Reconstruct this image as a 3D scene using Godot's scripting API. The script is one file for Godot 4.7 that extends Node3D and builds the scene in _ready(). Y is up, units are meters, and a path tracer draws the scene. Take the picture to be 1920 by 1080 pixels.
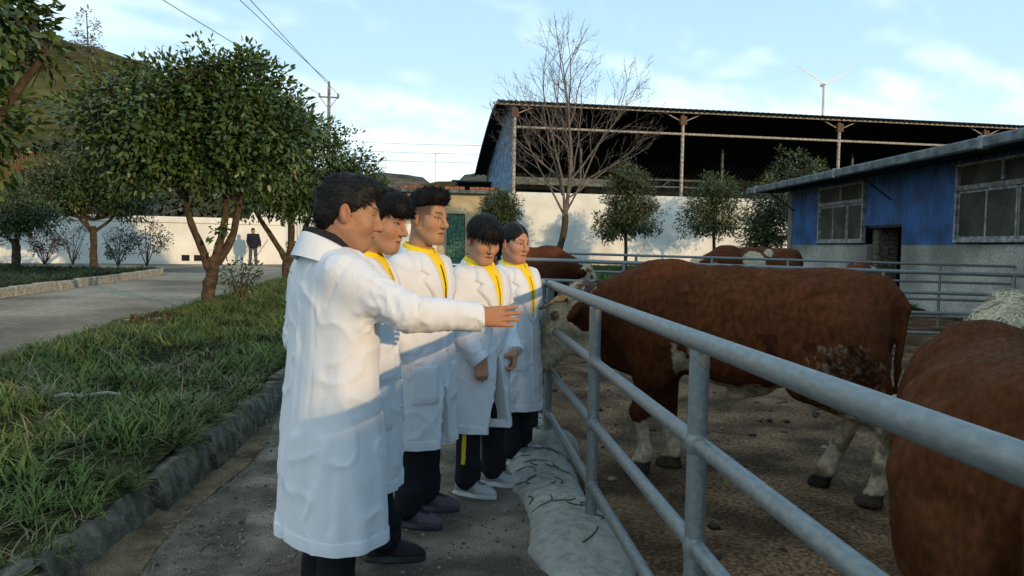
extends Node3D
# A veterinary teaching visit at a cattle pen: a man in a lab coat points into the pen, four students look on.

func _ready() -> void:
	# --- camera
	var cam := Camera3D.new()
	cam.name = "camera"
	add_child(cam)
	cam.position = Vector3(0, 1.4, 0)
	cam.basis = Basis(Vector3.UP, -atan(127.0 / 1500.0)) * Basis(Vector3.RIGHT, -atan(80.0 / 1500.0)) * Basis(Vector3(0, 0, 1), deg_to_rad(1.0))
	cam.fov = rad_to_deg(2.0 * atan(540.0 / 1500.0))
	cam.near = 0.05
	cam.far = 9000.0
	cam.current = true
	# --- sky, air, exposure
	var env := Environment.new()
	env.background_mode = Environment.BG_SKY
	env.tonemap_mode = Environment.TONE_MAPPER_LINEAR
	env.tonemap_exposure = 1.65
	env.sdfgi_enabled = true
	env.ssao_enabled = true
	env.ssil_enabled = true
	var sky := Sky.new()
	var pan := PanoramaSkyMaterial.new()
	pan.panorama = ImageTexture.create_from_image(sky_image())
	sky.sky_material = pan
	env.sky = sky
	var world := WorldEnvironment.new()
	world.name = "world"
	world.environment = env
	add_child(world)
	# --- low sun, behind the camera and to its right
	var sun := DirectionalLight3D.new()
	sun.name = "sun"
	add_child(sun)
	sun.light_energy = 0.6
	sun.light_color = Color(1.0, 0.86, 0.66)
	sun.light_angular_distance = 0.8
	sun.shadow_enabled = true
	var az := deg_to_rad(38.0)
	var el := deg_to_rad(11.0)
	sun.basis = Basis.looking_at(-Vector3(sin(az) * cos(el), sin(el), cos(az) * cos(el)))

	field_noise.seed = 5
	field_noise.frequency = 0.05
	field_noise.noise_type = FastNoiseLite.TYPE_SIMPLEX_SMOOTH
	field_noise.fractal_octaves = 3
	materials()
	land()
	far_country()
	buildings()
	trees()
	fences()
	yard_litter()
	living()


# computed sky: pale blue that whitens towards the horizon, with thin streaked cirrus
func sky_image() -> Image:
	var w := 1024
	var h := 512
	var im := Image.create(w, h, false, Image.FORMAT_RGBF)
	var n := FastNoiseLite.new()
	n.seed = 21
	n.frequency = 1.0
	n.fractal_octaves = 5
	n.fractal_gain = 0.55
	for y in h:
		var up := (0.5 - (y + 0.5) / h) * PI
		for x in w:
			var az := (float(x) + 0.5) / w * TAU
			var d := Vector3(sin(az) * cos(up), sin(up), cos(az) * cos(up))
			var c: Color
			if up < 0.0:
				c = Color(0.20, 0.19, 0.17)
			else:
				var t := pow(clampf(sin(up), 0.0, 1.0), 0.55)
				c = Color(0.60, 0.79, 0.885).lerp(Color(0.125, 0.285, 0.465), clampf(t * 1.15, 0.0, 1.0))
				# streaks on a high sheet
				var hgt := maxf(d.y, 0.02)
				var p := Vector2(d.x, d.z) / (hgt + 0.12)
				var q := Vector2(p.x * 0.85 + p.y * 0.5, -p.x * 0.5 + p.y * 0.85)
				var warp := n.get_noise_2d(q.x * 0.7 + 31.0, q.y * 0.7) * 0.6
				var f := n.get_noise_2d(q.x * 0.9 + warp, q.y * 3.6 + warp * 2.0) * 0.6 + n.get_noise_2d(q.x * 0.35 + 7.0, q.y * 0.5) * 0.8
				var cover := clampf(f * 1.5 + 0.24 - 0.55 * smoothstep(0.1, 0.55, d.x) * smoothstep(0.12, 0.25, d.y), 0.0, 1.0) * clampf(d.y / 0.05, 0.0, 1.0)
				c = c.lerp(Color(0.82, 0.93, 0.95), cover * 0.85)
				c = c.lerp(Color(0.72, 0.835, 0.83), 0.7 * clampf(1.0 - d.y / 0.20, 0.0, 1.0))
			im.set_pixel(x, y, c)
	return im

# ------------------------------------------------------------------ fields
# A field is a list of tapered capsules, ellipsoids and one lofted profile, joined with a smooth minimum and meshed as surface nets.
class Sdf extends RefCounted:
	var ty := PackedInt32Array()
	var a := PackedVector3Array()
	var b := PackedVector3Array()
	var ra := PackedFloat32Array()
	var rb := PackedFloat32Array()
	var kk := PackedFloat32Array()
	var ib := PackedFloat32Array()
	var inv: Array[Basis] = []
	var prof := PackedFloat32Array()   # 64 rows of half width, half depth, depth offset
	var py0 := 0.0
	var py1 := 1.0
	var margin := 0.0

	func cap(p: Vector3, q: Vector3, r0: float, r1: float, k := 0.02) -> void:
		ty.append(0); a.append(p); b.append(q - p); ra.append(r0); rb.append(r1 - r0); kk.append(k)
		var l := (q - p).length_squared()
		ib.append(1.0 / maxf(l, 1e-9)); inv.append(Basis())

	# a tapered sleeve cut square at its far end
	func sleeve(p: Vector3, q: Vector3, r0: float, r1: float, k := 0.02) -> void:
		cap(p, q, r0, r1, k)
		ty[ty.size() - 1] = 3

	func ball(p: Vector3, r: float, k := 0.02) -> void:
		cap(p, p + Vector3(0, 1e-4, 0), r, r, k)

	func ell(c: Vector3, r: Vector3, k := 0.02, bs := Basis()) -> void:
		ty.append(1); a.append(c); b.append(r); ra.append(minf(r.x, minf(r.y, r.z))); rb.append(0); kk.append(k); ib.append(0); inv.append(bs.transposed())

	func profile(o: Vector3, bs: Basis, rows: Array, k := 0.02) -> void:
		ty.append(2); a.append(o); b.append(Vector3.ZERO); ra.append(0); rb.append(0); kk.append(k); ib.append(0); inv.append(bs.transposed())
		py0 = rows[0][0]; py1 = rows[rows.size() - 1][0]
		for i in 64:
			var y := lerpf(py0, py1, i / 63.0)
			var j := 0
			while j < rows.size() - 2 and rows[j + 1][0] < y:
				j += 1
			var t := clampf((y - rows[j][0]) / (rows[j + 1][0] - rows[j][0]), 0.0, 1.0)
			for c in 3:
				var m0: float = rows[maxi(j - 1, 0)][c + 1]
				var p0: float = rows[j][c + 1]
				var p1: float = rows[j + 1][c + 1]
				var m1: float = rows[mini(j + 2, rows.size() - 1)][c + 1]
				prof.append(lerpf(lerpf(p0, p1, t), cubic_interpolate(p0, p1, m0, m1, t), 0.6))

	func one(i: int, p: Vector3) -> float:
		if ty[i] == 0:
			var pa := p - a[i]
			var h := clampf(pa.dot(b[i]) * ib[i], 0.0, 1.0)
			return (pa - b[i] * h).length() - ra[i] - rb[i] * h
		if ty[i] == 3:
			var pa := p - a[i]
			var t := pa.dot(b[i]) * ib[i]
			var h := clampf(t, 0.0, 1.0)
			return maxf((pa - b[i] * h).length() - ra[i] - rb[i] * h, (t - 1.0) / sqrt(ib[i]))
		var q := inv[i] * (p - a[i])
		if ty[i] == 1:
			var s := q / b[i]
			var k1 := (s / b[i]).length()
			var k0 := s.length()
			return k0 * (k0 - 1.0) / k1 if k1 > 1e-5 else -ra[i]
		var f := clampf((q.y - py0) / (py1 - py0), 0.0, 1.0) * 62.999
		var n := int(f)
		f -= n
		n *= 3
		var w := lerpf(prof[n], prof[n + 3], f)
		var d := lerpf(prof[n + 1], prof[n + 4], f)
		var x := q.x / w
		var z := (q.z - lerpf(prof[n + 2], prof[n + 5], f)) / d
		var l0 := sqrt(x * x + z * z)
		var l1 := sqrt(x * x / (w * w) + z * z / (d * d))
		var e := l0 * (l0 - 1.0) / l1 if l1 > 1e-5 else -minf(w, d)
		return maxf(e, maxf(q.y - py1, py0 - q.y))

	func raw(p: Vector3, l: PackedInt32Array) -> float:
		var d := 10.0
		for i in l:
			var e: float
			if ty[i] == 0:
				var pa := p - a[i]
				var h := clampf(pa.dot(b[i]) * ib[i], 0.0, 1.0)
				e = (pa - b[i] * h).length() - ra[i] - rb[i] * h
			else:
				e = one(i, p)
			var k := kk[i]
			if k > 0.0:
				var g := maxf(k - absf(d - e), 0.0)
				d = minf(d, e) - g * g * 0.25 / k
			else:
				k = -k
				var g := maxf(k - absf(d + e), 0.0)
				d = maxf(d, -e) + g * g * 0.25 / k
		return d

	func near(p: Vector3, r: float) -> PackedInt32Array:
		var o := PackedInt32Array()
		for i in ty.size():
			if one(i, p) < r + absf(kk[i]):
				o.append(i)
		return o

	func everything() -> PackedInt32Array:
		var o := PackedInt32Array()
		for i in ty.size():
			o.append(i)
		return o

	func post(_p: Vector3, d: float) -> float:
		return d

	func color(_p: Vector3, _n: Vector3) -> Color:
		return Color(0.5, 0.5, 0.5)

	func hit(p: Vector3, dir: Vector3, most := 1.2) -> Vector3:
		var l := everything()
		var t := 0.0
		for s in 60:
			var d := post(p + dir * t, raw(p + dir * t, l))
			if d < 0.0008:
				break
			t += d * 0.8
			if t > most:
				break
		return p + dir * t

	func mesh(lo: Vector3, hi: Vector3, cell: float) -> Array:
		var bn := Vector3i(((hi - lo) / (cell * 4.0)).ceil())
		var nx := bn.x * 4
		var ny := bn.y * 4
		var nz := bn.z * 4
		var sy := nx
		var sz := nx * ny
		var v := PackedFloat32Array()
		v.resize(sz * nz)
		v.fill(1.0)
		var act := PackedInt32Array()
		var all := everything()
		var rr := cell * 3.5
		for bz in bn.z:
			for by in bn.y:
				for bx in bn.x:
					var c := lo + (Vector3(bx, by, bz) * 4.0 + Vector3(1.5, 1.5, 1.5)) * cell
					var d := post(c, raw(c, all))
					var base := bx * 4 + by * 4 * sy + bz * 4 * sz
					if absf(d) > rr * 1.25 + margin + cell:
						if d < 0.0:
							for k in 4:
								for j in 4:
									for i in 4:
										v[base + i + j * sy + k * sz] = -1.0
						continue
					act.append(base)
					var l := near(c, rr + cell + margin)
					for k in 4:
						for j in 4:
							for i in 4:
								var p := lo + Vector3(bx * 4 + i, by * 4 + j, bz * 4 + k) * cell
								v[base + i + j * sy + k * sz] = post(p, raw(p, l))
		var idx := PackedInt32Array()
		idx.resize(v.size())
		idx.fill(-1)
		var vs := PackedVector3Array()
		var cells := PackedInt32Array()
		var co := [0, 1, sy, sy + 1, sz, sz + 1, sz + sy, sz + sy + 1]
		var off := PackedInt32Array(co)
		for base in act:
			for k in 4:
				for j in 4:
					for i in 4:
						var n := base + i + j * sy + k * sz
						if n + off[7] >= v.size() or n % nx == nx - 1 or (n / sy) % ny == ny - 1:
							continue
						var m := 0
						for c in 8:
							if v[n + off[c]] < 0.0:
								m += 1
						if m == 0 or m == 8:
							continue
						var sum := Vector3.ZERO
						var cnt := 0
						for c in 8:
							var d0 := v[n + off[c]]
							for ax in 3:
								if c & (1 << ax):
									continue
								var d1 := v[n + off[c | (1 << ax)]]
								if (d0 < 0.0) != (d1 < 0.0):
									var t := d0 / (d0 - d1)
									var q := Vector3(c & 1, (c >> 1) & 1, (c >> 2) & 1)
									q[ax] = t
									sum += q
									cnt += 1
						idx[n] = vs.size()
						cells.append(n)
						vs.append(lo + (Vector3(n % nx, (n / sy) % ny, n / sz) + sum / cnt) * cell)
		var ind := PackedInt32Array()
		var ns := PackedVector3Array()
		ns.resize(vs.size())
		var st := [1, sy, sz]
		for n in cells:
			var d0 := v[n]
			for ax in 3:
				var s0: int = st[ax]
				var s1: int = st[(ax + 1) % 3]
				var s2: int = st[(ax + 2) % 3]
				if n + s0 >= v.size() or n - s1 - s2 < 0:
					continue
				var d1 := v[n + s0]
				if (d0 < 0.0) == (d1 < 0.0):
					continue
				var i0 := idx[n]
				var i1 := idx[n - s1]
				var i2 := idx[n - s1 - s2]
				var i3 := idx[n - s2]
				if i1 < 0 or i2 < 0 or i3 < 0:
					continue
				if d0 < 0.0:
					var sw := i1
					i1 = i3
					i3 = sw
				var nn := (vs[i2] - vs[i0]).cross(vs[i3] - vs[i1])
				ns[i0] += nn; ns[i1] += nn; ns[i2] += nn; ns[i3] += nn
				ind.append_array(PackedInt32Array([i0, i2, i1, i0, i3, i2]))
		# outward normals and the winding that goes with them
		var cs := PackedColorArray()
		cs.resize(vs.size())
		var flip := 0
		for t in range(0, mini(ind.size(), 900), 3):
			var i := ind[t]
			if post(vs[i] + ns[i].normalized() * cell, raw(vs[i] + ns[i].normalized() * cell, all)) < 0.0:
				flip += 1
			else:
				flip -= 1
		for i in vs.size():
			ns[i] = (ns[i] * (-1.0 if flip > 0 else 1.0)).normalized()
			cs[i] = color(vs[i], ns[i])
		if ind.size() >= 3:
			var g := (vs[ind[1]] - vs[ind[0]]).cross(vs[ind[2]] - vs[ind[0]])
			if g.dot(ns[ind[0]]) > 0.0:
				for t in range(0, ind.size(), 3):
					var sw := ind[t + 1]
					ind[t + 1] = ind[t + 2]
					ind[t + 2] = sw
		return [vs, ns, cs, ind]


# shapes as [vertices, normals, colours, indices]
class G extends RefCounted:
	# [vertices, normals, colours, indices] of several meshes, one after the other
	static func joined(list: Array) -> Array:
		var vs := PackedVector3Array()
		var ns := PackedVector3Array()
		var cs := PackedColorArray()
		var ind := PackedInt32Array()
		for m in list:
			var o := vs.size()
			vs.append_array(m[0]); ns.append_array(m[1]); cs.append_array(m[2])
			for i in m[3]:
				ind.append(i + o)
		return [vs, ns, cs, ind]

	# a net of rows x columns of points; thick > 0 gives it a back and a rim
	static func net(rows: Array, col: Color, thick := 0.0, closed := false) -> Array:
		var nr := rows.size()
		var nc: int = rows[0].size()
		var vs := PackedVector3Array()
		var ns := PackedVector3Array()
		var cs := PackedColorArray()
		var ind := PackedInt32Array()
		for r in nr:
			for c in nc:
				vs.append(rows[r][c])
				var c0: int = (c - 1 + nc) % nc if closed else maxi(c - 1, 0)
				var c1: int = (c + 1) % nc if closed else mini(c + 1, nc - 1)
				var du: Vector3 = rows[r][c1] - rows[r][c0]
				var dv: Vector3 = rows[mini(r + 1, nr - 1)][c] - rows[maxi(r - 1, 0)][c]
				ns.append(du.cross(dv).normalized())
				cs.append(col)
		var lim := nc if closed else nc - 1
		for r in nr - 1:
			for c in lim:
				var i := r * nc + c
				var j := r * nc + (c + 1) % nc
				ind.append_array(PackedInt32Array([i, i + nc, j, j, i + nc, j + nc]))
		if thick > 0.0:
			var n0 := vs.size()
			for i in n0:
				vs.append(vs[i] - ns[i] * thick); ns.append(-ns[i]); cs.append(col)
			var q := ind.duplicate()
			for t in range(0, q.size(), 3):
				ind.append_array(PackedInt32Array([q[t] + n0, q[t + 2] + n0, q[t + 1] + n0]))
			var rim := []
			for c in nc: rim.append(c)
			for r in range(1, nr): rim.append(r * nc + nc - 1)
			for c in range(nc - 2, -1, -1): rim.append((nr - 1) * nc + c)
			for r in range(nr - 2, 0, -1): rim.append(r * nc)
			for e in rim.size():
				var i: int = rim[e]
				var j: int = rim[(e + 1) % rim.size()]
				ind.append_array(PackedInt32Array([i, j, i + n0, j, j + n0, i + n0]))
		return [vs, ns, cs, ind]

	static func tube(pts: Array, radii: Array, sides: int, col := Color(1, 1, 1), caps := true) -> Array:
		var rows := []
		var up := Vector3.UP
		var n := pts.size()
		var t0: Vector3 = (pts[1] - pts[0]).normalized()
		if absf(t0.dot(up)) > 0.9:
			up = Vector3.RIGHT
		var u := t0.cross(up).normalized()
		for i in n:
			var t: Vector3 = (pts[mini(i + 1, n - 1)] - pts[maxi(i - 1, 0)]).normalized()
			u = (u - t * u.dot(t)).normalized()
			var w := t.cross(u)
			var row := []
			for s in sides:
				var an := TAU * s / sides
				row.append(pts[i] + (u * cos(an) + w * sin(an)) * radii[mini(i, radii.size() - 1)])
			rows.append(row)
		var m := net(rows, col, 0.0, true)
		if caps:
			for e in 2:
				var c: Vector3 = pts[0] if e == 0 else pts[n - 1]
				var t: Vector3 = (pts[0] - pts[1]).normalized() if e == 0 else (pts[n - 1] - pts[n - 2]).normalized()
				var row: Array = rows[0] if e == 0 else rows[n - 1]
				var o: int = m[0].size()
				m[0].append(c); m[1].append(t); m[2].append(col)
				for p in row:
					m[0].append(p); m[1].append(t); m[2].append(col)
				for s in sides:
					if e == 0:
						m[3].append_array(PackedInt32Array([o, o + 1 + s, o + 1 + (s + 1) % sides]))
					else:
						m[3].append_array(PackedInt32Array([o, o + 1 + (s + 1) % sides, o + 1 + s]))
		return m

	# a box with chamfered edges, centred on c
	static func box(c: Vector3, size: Vector3, bs := Basis(), col := Color(1, 1, 1), ch := 0.0) -> Array:
		var vs := PackedVector3Array()
		var ns := PackedVector3Array()
		var cs := PackedColorArray()
		var ind := PackedInt32Array()
		var h := size * 0.5
		var k := Vector3(minf(ch, h.x * 0.5), minf(ch, h.y * 0.5), minf(ch, h.z * 0.5))
		var face := func(q: Array, nrm: Vector3) -> void:
			var o := vs.size()
			var g: Vector3 = (q[1] - q[0]).cross(q[2] - q[0])
			if g.dot(nrm) > 0.0:
				q.reverse()
			for p in q:
				vs.append(c + bs * p); ns.append((bs * nrm).normalized()); cs.append(col)
			for i in range(1, q.size() - 1):
				ind.append_array(PackedInt32Array([o, o + i, o + i + 1]))
		for ax in 3:
			for s in [-1.0, 1.0]:
				var u := (ax + 1) % 3
				var w := (ax + 2) % 3
				var q := []
				for e in [[-1, -1], [1, -1], [1, 1], [-1, 1]]:
					var p := Vector3.ZERO
					p[ax] = h[ax] * s
					p[u] = (h[u] - k[u]) * e[0]
					p[w] = (h[w] - k[w]) * e[1]
					q.append(p)
				var nn := Vector3.ZERO
				nn[ax] = s
				face.call(q, nn)
		if ch > 0.0:
			for ax in 3:
				var u := (ax + 1) % 3
				var w := (ax + 2) % 3
				for su in [-1.0, 1.0]:
					for sw in [-1.0, 1.0]:
						var q := []
						for e in [[0, -1], [0, 1], [1, 1], [1, -1]]:
							var p := Vector3.ZERO
							p[ax] = (h[ax] - k[ax]) * e[1]
							p[u] = (h[u] - (k[u] if e[0] == 1 else 0.0)) * su
							p[w] = (h[w] - (k[w] if e[0] == 0 else 0.0)) * sw
							q.append(p)
						var nn := Vector3.ZERO
						nn[u] = su
						nn[w] = sw
						face.call(q, nn)
			for sx in [-1.0, 1.0]:
				for sy in [-1.0, 1.0]:
					for sz in [-1.0, 1.0]:
						var s := Vector3(sx, sy, sz)
						face.call([Vector3(h.x, h.y - k.y, h.z - k.z) * s, Vector3(h.x - k.x, h.y, h.z - k.z) * s, Vector3(h.x - k.x, h.y - k.y, h.z) * s], s)
		return [vs, ns, cs, ind]

	static func to_mesh(m: Array) -> ArrayMesh:
		var arr := []
		arr.resize(Mesh.ARRAY_MAX)
		arr[Mesh.ARRAY_VERTEX] = m[0]
		arr[Mesh.ARRAY_NORMAL] = m[1]
		arr[Mesh.ARRAY_COLOR] = m[2]
		arr[Mesh.ARRAY_INDEX] = m[3]
		var am := ArrayMesh.new()
		am.add_surface_from_arrays(Mesh.PRIMITIVE_TRIANGLES, arr)
		return am

	static func painted(m: Array, c: Color) -> Array:
		m[2].fill(c)
		return m

	static func hash1(i: int) -> float:
		var x := (i * 747796405 + 2891336453) & 0xffffffff
		x = (((x >> ((x >> 28) + 4)) ^ x) * 277803737) & 0xffffffff
		return float(((x >> 22) ^ x) & 0xffff) / 65535.0

	static func turned(yaw: float, pitch := 0.0, roll := 0.0) -> Basis:
		return Basis(Vector3.UP, deg_to_rad(yaw)) * Basis(Vector3.RIGHT, deg_to_rad(pitch)) * Basis(Vector3(0, 0, 1), deg_to_rad(roll))


# ------------------------------------------------------------------ people
class Head extends Sdf:
	var at := Vector3.ZERO
	var bs := Basis()
	var s := 1.0
	var skin := Color(0.4, 0.2, 0.12)
	var lip := Color(0.33, 0.12, 0.09)
	var stubble := 0.0
	var fade := 0.0
	var brow := 1.0
	var noise: FastNoiseLite

	func c(x: float, y: float, z: float) -> Vector3:
		return at + bs * (Vector3(x, y, z) * s)

	func build(neck_to: Vector3, wide := 1.0, nose := 1.0, jaw := 1.0) -> void:
		ell(c(0, 0.03, -0.014), Vector3(0.073 * wide, 0.086, 0.093) * s, 0.03, bs)
		ell(c(0, -0.042, 0.026), Vector3(0.060 * wide, 0.080, 0.060) * s, 0.035 * s, bs)
		cap(c(-0.012, -0.100, 0.060), c(0.012, -0.100, 0.060), 0.019 * s, 0.019 * s, 0.03 * s)
		for q in [-1.0, 1.0]:
			cap(c(0.052 * q * wide, -0.052, -0.004), c(0.020 * q, -0.098, 0.048), 0.020 * s * jaw, 0.017 * s, 0.03 * s)
			ball(c(0.043 * q * wide, -0.030, 0.054), 0.021 * s, 0.03 * s)
			cap(c(0.012 * q, 0.020, 0.081), c(0.046 * q, 0.020, 0.062), 0.010 * s, 0.009 * s, 0.018 * s)
		for q in [-1.0, 1.0]:
			ell(c(0.031 * q, 0.002, 0.090), Vector3(0.017, 0.010, 0.016) * s, -0.014 * s, bs)
			ell(c(0.031 * q, 0.0, 0.0685), Vector3(0.0145, 0.0105, 0.012) * s, 0.006 * s, bs)
			cap(c(0.019 * q, 0.007, 0.0775), c(0.043 * q, 0.006, 0.0705), 0.0042 * s, 0.0042 * s, 0.006 * s)
		cap(c(0, 0.014, 0.082), c(0, -0.030, 0.1 + 0.004 * nose), 0.0075 * s, 0.0125 * s * nose, 0.014 * s)
		ball(c(0, -0.034, 0.1 + 0.004 * nose), 0.0125 * s * nose, 0.008 * s)
		for q in [-1.0, 1.0]:
			ball(c(0.0135 * q, -0.037, 0.0915), 0.0088 * s * nose, 0.008 * s)
		cap(c(-0.020, -0.0685, 0.0765), c(0, -0.0645, 0.0845), 0.005 * s, 0.0068 * s, 0.008 * s)
		cap(c(0, -0.0645, 0.0845), c(0.020, -0.0685, 0.0765), 0.0068 * s, 0.005 * s, 0.008 * s)
		cap(c(-0.014, -0.076, 0.0765), c(0.014, -0.076, 0.0765), 0.0078 * s, 0.0078 * s, 0.009 * s)
		cap(c(-0.021, -0.0705, 0.0855), c(0.021, -0.0705, 0.0855), 0.0025 * s, 0.0025 * s, -0.006 * s)
		for q in [-1.0, 1.0]:
			var eb := bs * Basis(Vector3.UP, deg_to_rad(24.0 * q)) * Basis(Vector3.RIGHT, deg_to_rad(-14.0))
			ell(c(0.0775 * q * wide, -0.008, -0.014), Vector3(0.009, 0.033, 0.020) * s, 0.008 * s, eb)
			ell(c(0.0865 * q * wide, -0.002, -0.012), Vector3(0.006, 0.019, 0.010) * s, -0.006 * s, eb)
		cap(c(0, -0.060, -0.030), neck_to, 0.054 * s, 0.060 * s, 0.03 * s)

	func color(p: Vector3, _n: Vector3) -> Color:
		var q := bs.transposed() * (p - at) / s
		var ax := absf(q.x)
		var k := skin
		if noise:
			var t := noise.get_noise_3dv(q * 140.0) * 0.10 + noise.get_noise_3dv(q * 38.0) * 0.10
			k = Color(k.r * (1.0 + t), k.g * (1.0 + t * 1.1), k.b * (1.0 + t * 1.1))
		# redder ears, nose and cheeks
		var red := 0.0
		if ax > 0.078: red = 0.5
		red = maxf(red, 0.45 * (1.0 - clampf(Vector2(ax - 0.042, q.y + 0.032).length() / 0.03, 0.0, 1.0)) if q.z > 0.03 else 0.0)
		red = maxf(red, 0.5 * (1.0 - clampf(Vector3(q.x, q.y + 0.034, q.z - 0.103).length() / 0.022, 0.0, 1.0)))
		k = k.lerp(Color(skin.r * 1.05, skin.g * 0.72, skin.b * 0.66), red)
		if stubble > 0.0 and q.z > 0.0 and q.y < -0.045 and q.y > -0.125:
			k = k.lerp(Color(0.16, 0.11, 0.085), stubble * clampf((-0.045 - q.y) / 0.02, 0.0, 1.0))
		# close-cropped sides
		if fade > 0.0 and q.z < 0.060 and q.y > -0.045 - 0.02 * clampf(-q.z / 0.05, 0.0, 1.0) and not (ax > 0.079):
			var f := clampf((q.y + 0.02) / 0.05, 0.0, 1.0) * clampf((0.060 - q.z) / 0.014, 0.0, 1.0)
			k = k.lerp(Color(0.022, 0.019, 0.018), fade * (0.35 + 0.6 * f) if q.z < 0.030 or q.y > 0.012 else 0.25 * f)
		if q.z > 0.035:
			# brows
			var by := 0.0225 + 0.004 * sin(clampf((ax - 0.012) / 0.036, 0.0, 1.0) * PI * 0.75)
			if ax > 0.011 and ax < 0.049 and absf(q.y - by) < 0.0042 * (1.15 - clampf((ax - 0.03) / 0.03, 0.0, 0.7)):
				k = k.lerp(Color(0.02, 0.015, 0.012), 0.75 * brow)
			# eyes: lash line, white, iris
			var e := Vector2((ax - 0.031) / 0.0145, (q.y - 0.0 - 0.0015 * (ax - 0.031) / 0.0145) / 0.0052)
			var el := e.length()
			if el < 1.0 and q.z > 0.06:
				k = Color(0.5, 0.47, 0.44)
				if absf(ax - 0.0315) < 0.0055: k = Color(0.012, 0.009, 0.008)
			if el >= 0.85 and el < 1.45 and e.y > -0.2 and absf(e.x) < 1.15 and q.z > 0.055:
				k = Color(0.018, 0.012, 0.01)
			# lips
			var lw := 0.0235
			if ax < lw and q.z > 0.066:
				var up := -0.0605 - 0.006 * ax / lw
				var dn := -0.0835 + 0.010 * ax / lw
				if q.y < up and q.y > dn: k = k.lerp(lip, 0.75)
				if absf(q.y + 0.0705) < 0.0018: k = k.lerp(Color(0.07, 0.025, 0.02), 0.8)
			# nostrils
			if Vector2(ax - 0.0078, q.y + 0.0455).length() < 0.0038 and q.z > 0.085:
				k = Color(0.06, 0.025, 0.02)
		return k


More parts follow.
